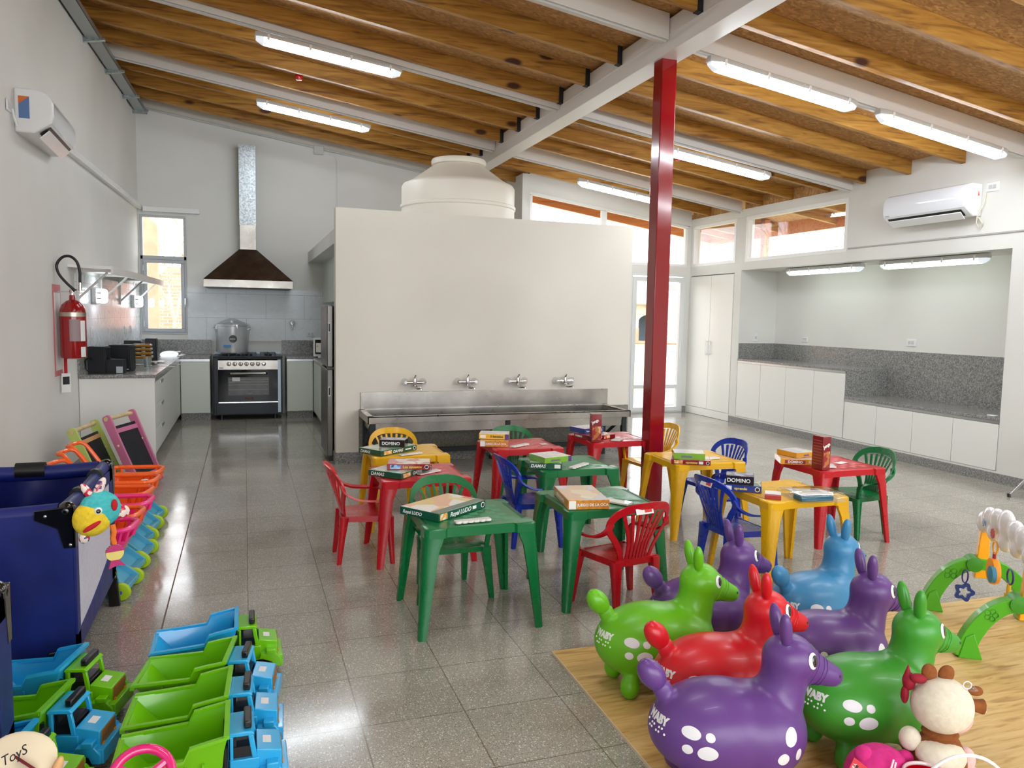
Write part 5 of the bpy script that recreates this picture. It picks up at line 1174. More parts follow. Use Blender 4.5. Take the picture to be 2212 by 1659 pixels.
# ================================================================== PLAYPENS
NAVY2 = m_noise('navy_nylon', (14, 26, 96), (20, 34, 112), 6, .42, .25); MESH = m_noise('grey_mesh_fabric', (206, 204, 214), (196, 194, 206), 90, .8)
BLKG = mat('glossy_black_plastic', (14, 14, 15), .12, coat=.6)
def playpen(x0, x1, y0, y1, label):
    """x1 is the face with the mesh window"""
    t = thing('playpen', (x1, y0, 0), 0, label, 'playpen', None); W = x1 - x0; L = y1 - y0; H = .765
    # padded rails
    def rail(a, b, nm):
        pts = [Vector(a).lerp(Vector(b), k / 10) - Vector((0, 0, .012 * math.sin(math.pi * k / 10))) for k in range(11)]; obj(nm, MB().tube(pts, .030, 12, flat=1.25), NAVY2, t)
    z = H - .03
    rail((-.03, .05, z), (-.03, L - .05, z), 'top_rail'); rail((-W + .05, .03, z), (-.05, .03, z), 'top_rail'); rail((-W + .05, L - .03, z), (-.05, L - .03, z), 'top_rail'); rail((-W + .03, .05, z), (-W + .03, L - .05, z), 'top_rail')
    # fabric walls
    def sheet(P, Q, nm, mt, z0, z1, wob=.008, inset=None):
        P, Q = Vector(P), Vector(Q); d = (Q - P); n = Vector((d.y, -d.x, 0)).normalized(); N = 16; vs = []; rn = random.Random(int(P.x * 100 + Q.y * 10))
        for s in (0, .006):
            for j in range(7):
                for i in range(N + 1):
                    u, v = i / N, j / 6; p = P + d * u; w_ = wob * math.sin(u * 17 + v * 4) * math.sin(math.pi * u) * math.sin(math.pi * v)
                    zb = z0(u) if callable(z0) else z0; vs.append(tuple(p + n * (w_ - s)) [:2] + (zb + (z1 - zb) * v,))
        F_ = []; K = (N + 1) * 7
        for j in range(6):
            for i in range(N): a = j * (N + 1) + i; F_.append((a, a + 1, a + N + 2, a + N + 1)); F_.append((a + K, a + K + N + 1, a + K + N + 2, a + K + 1))
        obj(nm, MB().add(vs, F_), mt, t)
    arch = lambda u: .19 + .05 * (1 - (2 * u - 1) ** 2) ** 1
    sheet((-W, .0, 0), (0, .0, 0), 'front_panel', NAVY2, .15, H - .035); sheet((0, .0, 0), (0, L, 0), 'lower_band', NAVY2, .17, .30, 0)
    m = MB(); m.box(.001, .010, .0, .055, .17, H - .03); m.box(.001, .010, L - .12, L, .17, H - .03); m.box(.001, .010, 0, L, H - .085, H - .03)
    m.prism([(0, .165), (L, .165), (L, .36)] + [(L * (1 - k / 10), .235 + .12 * (1 - k / 10) ** 1.6) for k in range(11)], 'x', .001, .010); obj('side_border', m, NAVY2, t)
    m = MB(); m.prism([(.055, .30)] + [(.055 + (L - .11) * k / 12, .22 + .10 * math.sin(math.pi * k / 12)) for k in range(13)] + [(L - .055, .30), (L - .055, H - .08), (.055, H - .08)], 'x', .001, .004)
    m = MB(); m.box(.0012, .0045, .05, L - .05, .235, H - .08); obj('mesh_window', m, MESH, t)
    sheet((0, L, 0), (-W, L, 0), 'back_panel', NAVY2, .15, H - .035); sheet((-W, L, 0), (-W, 0, 0), 'far_panel', NAVY2, .15, H - .035)
    sheet((-.02, L - .02, 0), (-W + .02, L - .02, 0), 'inner_lining', NAVY2, .3, H - .03, .03)
    obj('floor_pad', MB().box(-W + .02, -.02, .02, L - .02, .16, .20), NAVY2, t)
    # corners and hinges
    for cx, cy, sx, sy in ((0, 0, -1, 1), (0, L, -1, -1), (-W, 0, 1, 1), (-W, L, 1, -1)):
        m = MB(); e = .012
        m.prism([(cx - sx * e, H), (cx + sx * .13, H - .012), (cx + sx * .13, H - .05), (cx + sx * .05, H - .09), (cx + sx * .03, H - .17), (cx - sx * e, H - .17)], 'y', cy - sy * e, cy - sy * .002)
        m.prism([(cy - sy * e, H), (cy + sy * .05, H - .01), (cy + sy * .03, H - .17), (cy - sy * e, H - .17)], 'x', cx - sx * e, cx - sx * .002)
        m.ell((cx + sx * .02, cy + sy * .02, H - .02), (.035, .035, .035), 16, 10)
        c = obj('corner_bracket', m, BLKG, t, bev=.003)
        m = MB()
        for a, b in ((.09, H - .035), (.005, H - .155)): m.ell((cx + sx * a, cy - sy * .014, b), (.006, .003, .006), 10, 6)
        obj('rivet', m, CHROME, c)
        m = MB(); m.prism([(cx - sx * .012, .185), (cx + sx * .10, .17), (cx + sx * .10, .14), (cx + sx * .05, .125), (cx + sx * .03, .08), (cx + sx * .025, .0), (cx - sx * .03, .0), (cx - sx * .02, .12)], 'y', cy - sy * .008, cy + sy * .03); obj('foot', m, BLKG, t, bev=.006)
        m = MB(); m.tube([(cx + sx * .02, cy + sy * .02, .2), (cx + sx * .02, cy + sy * .02, H - .05)], .014); obj('post', m, BLACK, t)
    for y in (L * .30, L * .72): obj('rail_clip', MB().tube([(-.03, y - .02, z), (-.03, y + .02, z)], .036, 12, flat=1.25), BLACK, t)
    obj('rail_clip', MB().tube([(-W * .42 - .1, L - .03, z), (-W * .42 + .03, L - .03, z)], .034, 12, flat=1.3), BLACK, t); obj('rail_clip', MB().tube([(-W * .55 - .1, .03, z), (-W * .55 + .06, .03, z)], .034, 12, flat=1.3), BLACK, t)
    return t
playpen(-1.42, -.66, 3.42, 4.39, 'navy blue folding playpen with grey mesh side, the whole one')
playpen(-1.40, -.655, 1.50, 2.49, 'navy playpen mostly cropped at the left edge, nearest the viewer')
t = thing('cyan_cushion', (-.74, 2.44, .0), 0, 'bright cyan folded toy edge on the nearest playpen corner', 'toy'); m = MB(); m.ell((0, 0, .70), (.05, .06, .07)); obj('cover', m, mat('cyan_plastic', (20, 160, 220), .3), t)

# plush fish hanging on the playpen side
t = thing('plush_fish', (-.565, 3.40, .05), -68, 'yellow and teal plush fish toy hanging on the playpen side', 'plush toy'); t.scale = (1, 1, 1)
YEL = m_noise('yellow_plush', (240, 208, 50), (226, 190, 40), 60, .9, .3); TEAL = m_noise('teal_plush', (60, 176, 180), (80, 190, 190), 60, .9, .3); PRINT = face_mat('red_spotted_cloth', (230, 200, 200), [(236, 214, 206), (206, 40, 70), (236, 220, 210), (90, 60, 110)], 70); PRINT.node_tree.nodes['Principled BSDF'].inputs['Coat Weight'].default_value = 0
obj('face', MB().ell((.0, -.02, .665), (.042, .072, .072), 20, 14), YEL, t)
obj('body', MB().ell((-.002, .012, .70), (.038, .078, .072), 20, 14, rot=rE(-35)), TEAL, t)
obj('fin', MB().ell((.0, .085, .675), (.012, .035, .030)), PRINT, t); obj('fin', MB().ell((.0, -.035, .775), (.012, .016, .04), rot=rE(30)), PRINT, t); obj('fin', MB().ell((.0, .01, .785), (.012, .018, .045), rot=rE(-25)), PRINT, t)
obj('mouth', MB().ell((.040, -.03, .642), (.010, .038, .010), 14, 8, rot=rE(28)), mat('red_felt', (190, 16, 34), .8), t)
e = obj('eye', MB().ell((.035, -.005, .70), (.010, .015, .015)), mat('eye_white'), t); obj('pupil', MB().ell((.043, -.006, .70), (.005, .009, .009)), mat('pupil_black'), e)
obj('patch', MB().ell((.033, .055, .715), (.006, .012, .024)), mat('red_felt'), t); obj('fin', MB().ell((.0, -.05, .59), (.012, .02, .022)), PRINT, t)
obj('orange_cord', MB().tube([(.01, .05, .63), (.015, .055, .60), (.012, .05, .575), (.015, .055, .55)], .011), mat('orange_ribbon', (234, 120, 40), .8), t)
m = MB(); m.lathe([(.001, 0), (.034, .002), (.034, .01), (.001, .012)], (.01, .055, .515), 'x', 24); d = obj('teether', m, mat('cream_teether', (236, 214, 120), .5), t)
m = MB(); m.prism([(.055 + .034 * math.cos(R(a)), .515 + .034 * math.sin(R(a))) for a in range(10, 171, 16)], 'x', .009, .0235); obj('teether_top', m, mat('magenta_teether', (190, 40, 110), .5), d)
m = MB(); m.prism([(.04, .485), (.07, .485), (.095, .455), (.065, .462), (.03, .452)], 'x', .012, .022); obj('teether_tail', m, mat('magenta_teether'), d)

# ================================================================== TOY SHOPPING CARTS
OR = mat('orange_cart_plastic', (255, 106, 24), .25, coat=.3); PK = mat('pink_cart_plastic', (255, 52, 140), .25, coat=.3); BL2 = mat('blue_cart_frame', (84, 176, 206), .3, coat=.2); LIME = mat('lime_wheel', (176, 214, 40), .35); LIMED = mat('lime_wheel_hub', (140, 184, 30), .4)
def make_cart(label):
    t = thing('toy_shopping_cart', (0, 0, 0), 0, label, 'toy cart', 'toy shopping carts')
    def ring(s, z, dx=0): return [(dx + .06 + x * s, y * s, z) for x, y in rrect(-.19, .19, -.13, .13, .075, 5)]
    tub = MB(); tub.loft([ring(.66, .19, -.03), ring(.78, .23, -.025), ring(.93, .335, -.008), ring(.915, .335, -.008), ring(.77, .235, -.025), ring(.64, .198, -.03)], cap=False); tub.loft([ring(.66, .19, -.03), ring(.64, .198, -.03)])
    tub.tube(ring(1.0, .405), .015, 8, closed=True)
    top, low = ring(.985, .40), ring(.925, .33, -.008); n = len(top)
    for k in range(0, n, 2):
        tub.tube([low[k], top[k]], .010, 6)
    obj('basket', tub, OR, t)
    hp = spline([(-.16, -.11, .40), (-.25, -.11, .54), (-.30, -.10, .60), (-.345, -.06, .60), (-.345, .06, .60), (-.30, .10, .60), (-.25, .11, .54), (-.16, .11, .40)], 3); obj('handle', MB().tube(hp, .0145, 8), OR, t)
    m = MB()
    for s in (-1, 1):
        m.prism([(-.22, .05), (-.19, .05), (.0, .23), (.20, .045), (.24, .045), (.24, .075), (.02, .27), (-.05, .27)], 'y', s * .105 - .006, s * .105 + .006)
        m.prism([(-.12, .09), (.12, .09), (.12, .105), (-.12, .105)], 'y', s * .105 - .006, s * .105 + .006)
    m.box(.20, .24, -.11, .11, .045, .075); m.box(-.22, -.19, -.11, .11, .05, .075); m.prism([(-.05, .2), (.05, .2), (.20, .07), (.14, .07)], 'y', -.10, .10)
    obj('frame', m, BL2, t, bev=.003)
    for x in (-.2, .21):
        for s in (-1, 1):
            w_ = obj('wheel', MB().lathe([(.012, -.016), (.03, -.018), (.046, -.015), (.052, -.006), (.052, .006), (.046, .015), (.03, .018), (.012, .016)], (x, s * .128, .052), 'y', 26), LIME, t); obj('hub', MB().lathe([(.001, -.019), (.012, -.019), (.012, .019), (.001, .019)], (x, s * .128, .052), 'y', 12), mat('hub_blue', (50, 90, 190), .4), w_)
    return t
base_c = make_cart('pink toy shopping cart nearest the playpen corner')
CN = [('pink toy shopping cart, lowest and nearest the playpen', -.83, 4.60, -8, 'pink'), ('orange see-through toy cart, second from the playpen', -.83, 4.89, -10, 'orange'), ('pink toy shopping cart with the widest visible basket', -.81, 5.18, -8, 'pink'),
      ('orange toy shopping cart between the pink one and the easels', -.84, 5.47, -12, 'orange'), ('orange toy shopping cart in front of the last one', -.83, 5.76, -8, 'orange'), ('orange toy shopping cart nearest the pink easel', -.83, 6.06, -8, 'orange')]
for k, (lab, x, y, rz, c) in enumerate(CN):
    o = base_c if k == 0 else copy_tree(base_c); o.location = (x, y, 0); o.rotation_euler = (0, 0, R(rz)); o['label'] = lab; o.scale = (1, 1, .93 if k < 4 else .97)
    recolor(o, {'orange_cart_plastic': PK, 'pink_cart_plastic': PK} if c == 'pink' else {'orange_cart_plastic': OR, 'pink_cart_plastic': OR})
for k, (x, y, rz) in enumerate(((-1.27, 5.12, -20),)):
    o = copy_tree(base_c); recolor(o, {'pink_cart_plastic': OR}); 
    for c_ in ALL_CH(o): recolor_leaf(c_, {'pink_cart_plastic': OR})
    o.location = (x, y, 0); o.rotation_euler = (0, 0, R(rz)); o['label'] = ('orange toy cart by the wall with its handle above the playpen', '')[k]
tag(obj('crumpled_paper', MB().ell((-.66, 5.74, .36), (.04, .05, .03), 9, 6), PAPER, smooth=False), 'crumpled white paper inside the orange toy cart', 'paper')

# ================================================================== EASELS
BOARD = mat('chalkboard', (24, 28, 36), .45)
def easel(PL_, PR_, FL, FR, colA, label, rail_col):
    t = thing('easel', (0, 0, 0), 0, label, 'easel', None); c = mat(label.split()[0] + '_painted_wood', colA, .4)
    PL_, PR_, FL, FR = map(Vector, (PL_, PR_, FL, FR)); d = (PR_ - PL_).normalized(); base = (FR - FL)
    for a, b in ((PL_, FL), (PR_, FR)):
        ax = (a - b).normalized(); n = ax.cross(d).normalized(); side = d
        out = n; w_, th = .035, .011; ring = lambda p, s: [p + out * w_ * s + side * th, p - out * w_ * s + side * th, p - out * w_ * s - side * th, p + out * w_ * s - side * th]
        ext = a + ax * .03
        m = MB(); m.loft([ring(b, 1), ring(b + ax * .02, 1.1), ring(b.lerp(a, .5), 1.0), ring(a, 1.1), ring(a + ax * .02, .9), ring(ext, .5)]); obj('side_rail', m, c, t, bev=.003)
        obj('bolt', MB().ell(tuple(b.lerp(a, .62) + out * .0 - side * .0 + side * -.012), (.012, .012, .012), 12, 8), DOWEL, t)
    obj('dowel', MB().tube([PL_ - d * .02, PR_ + d * .02], .018, 14), DOWEL, t)
    def slab(u0, u1, v0, v1, nm, mt, off=0., th=.008):
        P = lambda u, v: (PL_.lerp(FL, v)).lerp(PR_.lerp(FR, v), u)
        n = (FL - PL_).cross(d).normalized()
        q = [P(u0, v0), P(u1, v0), P(u1, v1), P(u0, v1)]; obj(nm, MB().loft([[p + n * (off - th) for p in q], [p + n * (off + th) for p in q]]), mt, t)
    slab(.04, .96, .12, .86, 'chalkboard', BOARD, 0, .004); slab(.0, 1, .16, .22, 'crossbar', rail_col or c, 0, .009); slab(0, 1, .84, .90, 'crossbar', c, 0, .009)
    return t
easel((-1.13, 7.36, .60), (-.985, 7.74, .605), (-.875, 7.20, .01), (-.735, 7.56, .01), (206, 120, 158), 'pink wooden chalkboard easel leaning nearest the kitchen cabinet', None)
easel((-1.335, 7.02, .545), (-1.25, 7.50, .55), (-1.10, 6.94, .01), (-1.02, 7.40, .01), (186, 206, 110), 'lime wooden chalkboard easel leaning against the left wall', mat('tan_crossbar', (206, 160, 104), .5))

# ================================================================== DUMP TRUCKS
TB = mat('truck_blue', (40, 172, 228), .22, coat=.4); TG = mat('truck_green', (116, 196, 10), .22, coat=.4); TO = mat('truck_orange', (226, 140, 20), .4); TKB = mat('truck_black', (16, 16, 18), .3, coat=.3)
CA = mat('cab_a', (40, 172, 228), .22, coat=.4); BA = mat('bed_a', (116, 196, 10), .22, coat=.4)
def make_truck(label):
    t = thing('toy_dump_truck', (0, 0, 0), 0, label, 'toy truck', 'toy dump trucks')
    # dump bed: an open tub, tail sloping up, stepped rim towards the cab
    def bed(ins, zb):
        """outline of left side as (x, z) pairs: floor line and rim line"""
    W = .108; Wt = .118
    prof = [(-.255, .172), (-.175, .085), (-.01, .085), (.050, .095), (.060, .20), (.070, .240)]
    rim = [(-.255, .178), (-.15, .184), (-.055, .190), (-.038, .226), (.0, .234), (.070, .246)]
    m = MB(); 
    def side(s, off):
        y0 = lambda z: s * (W - off - .018 * max(0, (.20 - z)) / .12)
        lo = [(x, y0(z), z) for x, z in prof]; hi = [(x, s * (Wt - off), z) for x, z in rim]; return lo, hi
    for off in (0, .004):
        L0, L1 = side(-1, off), side(1, off)
        for lo, hi in (L0, L1):
            m.add(lo + hi, [(i, i + 1, 7 + i, 6 + i) for i in range(5)])
        A, B = L0[0], L1[0]; dz = off
        m.add([(x, y, z + dz) for x, y, z in A] + [(x, y, z + dz) for x, y, z in B], [(i, i + 1, 7 + i, 6 + i) for i in range(5)])
    # front wall upper part
    m.add([(.070, -W, .235), (.070, W, .235), (.070, Wt, .246), (.070, -Wt, .246)], [(0, 1, 2, 3)])
    # thick rims
    for s in (-1, 1):
        rr = []
        for x, z in rim: rr.append([(x, s * (Wt - .010), z - .006), (x, s * (Wt + .004), z - .006), (x, s * (Wt + .004), z + .004), (x, s * (Wt - .010), z + .004)])
        m.loft(rr)
        for x in (-.15, -.10, -.05, .0): m.box(x - .003, x + .003, s * .1165 - .0025, s * .1165 + .0025, .10, .172)
    m.loft([[(.06, -Wt, .240), (.076, -Wt, .240), (.076, -Wt, .252), (.06, -Wt, .252)], [(.06, Wt, .240), (.076, Wt, .240), (.076, Wt, .252), (.06, Wt, .252)]])
    m.loft([[(-.262, -Wt, .160), (-.245, -Wt, .160), (-.245, -Wt, .174), (-.262, -Wt, .174)], [(-.262, Wt, .160), (-.245, Wt, .160), (-.245, Wt, .174), (-.262, Wt, .174)]])
    obj('dump_bed', m, BA, t, angle=30)
    # cab with open windows
    m = MB(); cw = .068
    m.box(.075, .165, -cw, cw, .085, .140); 
    for x in (.078, .150):
        for s in (-1, 1): m.prism([(x - .008, .14), (x + .008, .14), (x + .008 - (.012 if x > .1 else 0), .218), (x - .008 - (.012 if x > .1 else 0), .218)], 'y', s * cw - s * .012, s * cw)
    m.prism([(.068, .216), (.148, .216), (.150, .222), (.140, .230), (.074, .230), (.066, .222)], 'y', -cw - .002, cw + .002)
    m.box(.07, .08, -cw, cw, .14, .216)
    m.prism([(.155, .09), (.232, .09), (.232, .152), (.155, .166)], 'y', -cw + .004, cw - .004)
    # fenders and bumper
    m.prism([(.06, .085), (.155, .085), (.165, .11), (.225, .11), (.245, .085), (.245, .052), (.215, .052), (.205, .075), (.17, .088), (.13, .075), (.06, .075)], 'y', -.092, .092)
    m.box(.225, .252, -.085, .085, .05, .10); 
    for s in (-1, 1): m.box(.185, .222, s * .078 - .018, s * .078 + .018, .108, .128)
    obj('cab', m, CA, t, bev=.0035)
    m = MB(); m.box(.085, .14, -.055, .055, .14, .175); m.box(.085, .095, -.05, .05, .16, .205); m.box(.135, .15, -.05, .05, .14, .17); obj('seats', m, TKB, t)
    obj('roof_light_bar', MB().box(.118, .142, -.052, .052, .230, .256), TKB, t, bev=.005)
    obj('grille', MB().prism([(-.055, .098), (.055, .098), (.05, .148), (-.05, .148)], 'x', .232, .2345), mat('grille_brown', (150, 100, 40), .5), t)
    obj('headlight', MB().box(.2345, .238, -.05, -.038, .098, .106).box(.2345, .238, .038, .05, .098, .106), TO, t)
    for s in (-1, 1): obj('exhaust', MB().tube([(.062, s * .088, .09), (.062, s * .088, .20)], .009, 10), TKB, t)
    obj('sticker', MB().prism([(.178, -.022), (.204, -.022), (.204, .022), (.178, .022)], 'z', 0, .0006), PAPER, t, (0, 0, .1625), (0, R(10.0), 0)).location = (.0, 0, .193)
    obj('chassis', MB().box(-.17, .22, -.05, .05, .048, .078), TO, t, bev=.003)
    for x in (-.10, .165):
        for s in (-1, 1):
            w_ = obj('wheel', MB().lathe([(.02, -.02), (.036, -.022), (.042, -.016), (.042, .016), (.036, .022), (.02, .02), (.001, .016)], (x, s * .085, .042), 'y', 24), TKB, t)
    return t
base_t = make_truck('toy dump truck')
TR = [(-.115, 3.39, 0, TG, TB, 'blue-bed toy dump truck with green cab, farthest of the right row'), (-.135, 3.08, -9, TB, TG, 'green-bed toy dump truck with blue cab, second from the back'),
      (-.135, 2.80, -3, TB, TG, 'green-bed toy dump truck with blue cab, third from the back'), (-.135, 2.53, 0, TB, TG, 'green-bed toy dump truck with blue cab, nearest of the right row'),
      (-.69, 3.185, -14, TG, TB, 'blue-bed toy dump truck with green cab, left row, farthest'), (-.68, 2.87, -14, TB, TG, 'green-bed toy dump truck with blue cab in the left row'), (-.73, 2.60, -12, TG, TB, 'blue-bed toy dump truck with green cab, left row, nearest')]
for k, (x, y, rz, ca, ba, lab) in enumerate(TR):
    o = base_t if k == 0 else copy_tree(base_t); o.location = (x, y, 0); o.rotation_euler = (0, 0, R(rz)); o['label'] = lab; recolor(o, {'cab_a': ca, 'truck_blue': ca, 'truck_green': ba} if k == 0 else {})
    for c_ in ALL_CH(o):
        mm_ = {'cab': ca, 'dump_bed': ba}.get(c_.name.split('.')[0])
        if mm_: c_.material_slots[0].link = 'OBJECT'; c_.material_slots[0].material = mm_

# ================================================================== PLUSH TOYS
CREAM = m_noise('cream_plush', (232, 226, 206), (222, 214, 194), 50, .95, .3); BRN = m_noise('brown_plush', (132, 74, 30), (148, 88, 42), 50, .95, .3); PKP = m_noise('pale_pink_plush', (238, 200, 196), (228, 188, 186), 50, .95, .3)
t = thing('plush_cow', (2.075, 1.765, MZ), -28, 'cream and brown plush cow seen from behind on the mat', 'plush toy')
m = MB(); m.ell((0, 0, .13), (.085, .075, .13)); m.ell((0, 0, .06), (.10, .09, .06)); obj('body', m, BRN, t)
obj('back_patch', MB().ell((-.005, -.030, .185), (.075, .055, .05), 20, 12, rot=rE(20)), CREAM, t)
m = MB(); m.ell((0, 0, .335), (.092, .080, .088), 28, 18); obj('head', m, CREAM, t)
obj('muzzle', MB().ell((.035, .035, .285), (.072, .06, .055), 20, 12), PKP, t); obj('neck_scarf', MB().ell((0, 0, .245), (.055, .05, .02)), BRN, t)
for x in (-.028, .022): obj('horn_tuft', MB().ell((x - .012, .01, .432), (.024, .014, .03), 14, 10, rot=rE(0, -10 if x < 0 else 18)), BRN, t)
obj('ear', MB().ell((.100, .01, .385), (.022, .012, .016)).tube([(.085, .01, .34), (.125, .012, .335)], [.016, .024], 10), BRN, t)
obj('ear_tip', MB().lathe([(.001, 0), (.022, 0), (.02, .004), (.001, .004)], (.125, .012, .335), 'x', 14), CREAM, t)
for p in ((-.088, .0, .215), (.085, .02, .155), (.10, .01, .10)): obj('paw', MB().ell(p, (.033, .032, .038)), CREAM if p[0] < 0 else PKP, t)
obj('tail', MB().tube(spline([(-.01, -.085, .03), (.0, -.10, .07), (.01, -.095, .13)], 4), [.014, .014, .014, .013, .012, .010, .008, .006, .003], 10), CREAM, t)
b = obj('bow', MB().ell((-.095, .02, .395), (.02, .02, .03)).ell((-.075, .0, .415), (.025, .014, .016)).ell((-.105, .02, .35), (.012, .016, .03)).lathe([(.016, .40), (.001, .45)], (-.10, .02, 0)), mat('crimson_cloth', (150, 10, 40), .7), t)
obj('suction_cup', MB().lathe([(.022, 0), (.012, .008), (.004, .012), (.004, .02)], (.075, -.01, .40)), FILM, t); obj('cord_loop', MB().tube(cyl_pts((.062, -.02, .415), .012, 14, 'y'), .0018, 6, closed=True), WPL, t)
t = thing('pink_plush', (1.885, 1.815, MZ), -25, 'hot pink plush toy with a red hang tag beside the cow', 'plush toy')
PKH = m_noise('hot_pink_plush', (222, 50, 140), (206, 40, 126), 40, .9, .25)
obj('body', MB().ell((0, 0, .10), (.105, .085, .105), 24, 16).ell((-.05, -.01, .175), (.03, .03, .03)).ell((.085, .02, .15), (.03, .025, .035)), PKH, t)
tg = obj('hang_tag', MB().box(-.034, .034, -.001, .001, -.075, .0), mat('red_tag', (200, 20, 36), .35), t, (-.085, -.095, .195), (R(-20), R(38), R(10)))
text('Yani Toys', .017, WHT, tg, (-.028, -.0016, -.012), (R(90), R(90), 0)) 
m = MB(); m.ell((0, -.0015, -.03), (.016, .0015, .013)); m.ell((.0, -.0015, -.056), (.018, .0015, .014)); obj('tag_picture', m, WHT, tg); m = MB()
for p in ((-.014, -.018), (.014, -.018), (-.008, -.032), (.008, -.032), (0, -.06)): m.ell((p[0], -.003, p[1]), (.005, .001, .005), 10, 6)
obj('tag_marks', m, INK, tg)
obj('cord_loop', MB().tube(spline([(.02, -.06, .195), (.0, -.085, .165), (-.02, -.095, .135), (-.015, -.097, .125), (.005, -.092, .145), (.025, -.065, .19)], 4), .0028, 6), WPL, t)
t = thing('red_toy_bowl', (1.945, 1.685, MZ), -19, 'shiny red plastic bowl with a white hoop handle', 'toy')
REDT = mat('shiny_red_plastic', (170, 4, 20), .08, coat=.8)
obj('bowl', MB().lathe([(.045, .0), (.06, .07), (.068, .135), (.064, .135), (.056, .07), (.04, .01), (.001, .01)], seg=36), REDT, t); obj('rim', MB().tube(cyl_pts((0, 0, .137), .067, 32), .005, 8, closed=True), mat('clear_white_rim', (230, 200, 200), .1, coat=.6), t)
t.scale = (1, 1, 1.25)
hp = [(.0675 - .1425 * math.cos(R(a)), -.075, .10 + .125 * math.sin(R(a))) for a in range(-12, 193, 8)]
obj('hoop_handle', MB().tube(hp, .0045, 8, flat=1.0), WPL, t)
# bottom-left corner: doll with cap, steering wheel
t = thing('plush_doll', (-.555, 2.19, 0), -10, 'plush doll with a cream cap at the bottom left corner', 'plush toy')
obj('cap_brim', MB().ell((-.01, .02, .385), (.085, .07, .012), 24, 12, rot=rE(35, 14)), mat('cream_card', (238, 224, 190), .7), t)
obj('head', MB().ell((-.03, -.05, .325), (.06, .06, .06)), mat('pale_felt', (236, 220, 214), .9), t); obj('red_band', MB().ell((-.03, -.045, .34), (.063, .063, .03)), mat('red_felt2', (210, 30, 44), .85), t)
obj('body', MB().ell((0, 0, .14), (.09, .08, .14)), CREAM, t); obj('arm', MB().ell((.065, -.02, .33), (.03, .03, .035)), mat('red_felt2'), t); obj('ear', MB().ell((.085, .0, .365), (.012, .016, .03), rot=rE(0, 20)), mat('tan_felt', (224, 176, 120), .9), t)
obj('book_tag', MB().box(-.03, .03, -.003, .003, -.012, .012), mat('maroon_card', (110, 16, 26), .6), t, (.015, -.01, .385), (R(40), R(25), R(-20)))
text('ToyS', .034, INK, t, (-.03, -.035, .395), (R(65), R(-28), R(0)), shear=.2)
t = thing('toy_steering_wheel', (-.285, 2.25, -.0), 0, 'pink toy steering wheel sticking up at the bottom left', 'toy')
PKW = mat('pink_gloss_plastic', (226, 40, 120), .15, coat=.6)
P = [Vector((.078 * math.cos(2 * math.pi * k / 36), .045 * math.sin(2 * math.pi * k / 36), .255 + .060 * math.sin(2 * math.pi * k / 36))) for k in range(36)]
obj('rim', MB().tube(P, .0135, 12, closed=True), PKW, t); m = MB()
for a in (150, 30, 270): m.tube([(0, 0, .245), (.07 * math.cos(R(a)), .04 * math.sin(R(a)), .255 + .053 * math.sin(R(a)))], .012, 8)
obj('spoke', m, PKW, t); obj('horn_button', MB().ell((.0, -.005, .25), (.034, .02, .026)), mat('dark_red_button', (160, 24, 40), .3), t)
obj('stand', MB().lathe([(.12, 0), (.11, .05), (.04, .07), (.025, .235), (.001, .24)]), mat('toy_console', (226, 90, 150), .3), t)

# ================================================================== BABY GYM
t = thing('baby_gym', (3.515, 2.70, MZ), -33, 'baby activity gym with green arches and white cloud bar', 'baby gym')
GG = mat('gym_green', (74, 170, 22), .28, coat=.3); GD = mat('gym_green_dark', (54, 140, 20), .35); GY = mat('gym_yellow', (250, 172, 10), .28, coat=.2); WCL = mat('gym_white', (238, 236, 238), .2, coat=.4)
for k, y in enumerate((-.30, .30)):
    C = spline([(-.25, .0), (-.222, .10), (-.165, .195), (-.09, .255), (0, .275), (.09, .255), (.165, .195), (.222, .10), (.25, .0)], 4); rings = []
    for i, (x, z) in enumerate(C):
        d = Vector(C[min(len(C) - 1, i + 1)]) - Vector(C[max(0, i - 1)]); d.normalize(); n = Vector((-d.y, d.x)); w_ = .042 - .012 * (1 - abs(x) / .25)
        a, b = (x + n.x * w_, z + n.y * w_), (x - n.x * w_, z - n.y * w_); b = (b[0], max(0, b[1])); a = (a[0], max(0, a[1]))
        rings.append([(a[0], y - .028, a[1]), (a[0], y + .028, a[1]), (b[0], y + .022, b[1]), (b[0], y - .022, b[1])])
    ar = obj('arch', MB().loft(rings), GG, t, bev=.004)
    for s in (-1, 1): obj('foot_plate', MB().prism([(s * .275, 0), (s * .175, 0), (s * .215, .12), (s * .25, .10)], 'y', y - .032, y + .032), GG, t, bev=.003)
    m = MB(); 
    if k == 0:
        for a in range(5): m.tube(cyl_pts((-.15 + .018 * math.cos(R(72 * a)), y - .026, .215 + .018 * math.sin(R(72 * a))), .012, 12, 'y'), .0022, 6, closed=True)
    else:
        for dx in (-.016, .016):
            for dz in (-.012, .014): m.tube(cyl_pts((-.15 + dx, y - .026, .215 + dz), .014, 12, 'y'), .0022, 6, closed=True)
    obj('embossed_shape', m, GD, ar)
    obj('knob', MB().lathe([(.001, -.04), (.04, -.036), (.042, .036), (.001, .04)], (-.04, y, .275), 'y', 24), GD, t)
    obj('upright', MB().prism([(-.035, .20), (.03, .20), (.028, .54), (-.012, .54)], 'y', y - .02, y + .02), GY, t, bev=.004)
m = MB()
for y, z, r in ((-.30, .50, .062), (-.22, .545, .07), (-.12, .55, .068), (0, .56, .080), (.12, .55, .068), (.22, .53, .072), (.30, .50, .060), (-.15, .49, .05), (0, .48, .055), (.15, .49, .055)): m.ell((0, y, z), (.034, r, r), 20, 12)
cb = blob('cloud_bar', m, [WCL], .008, 5); cb.parent = t
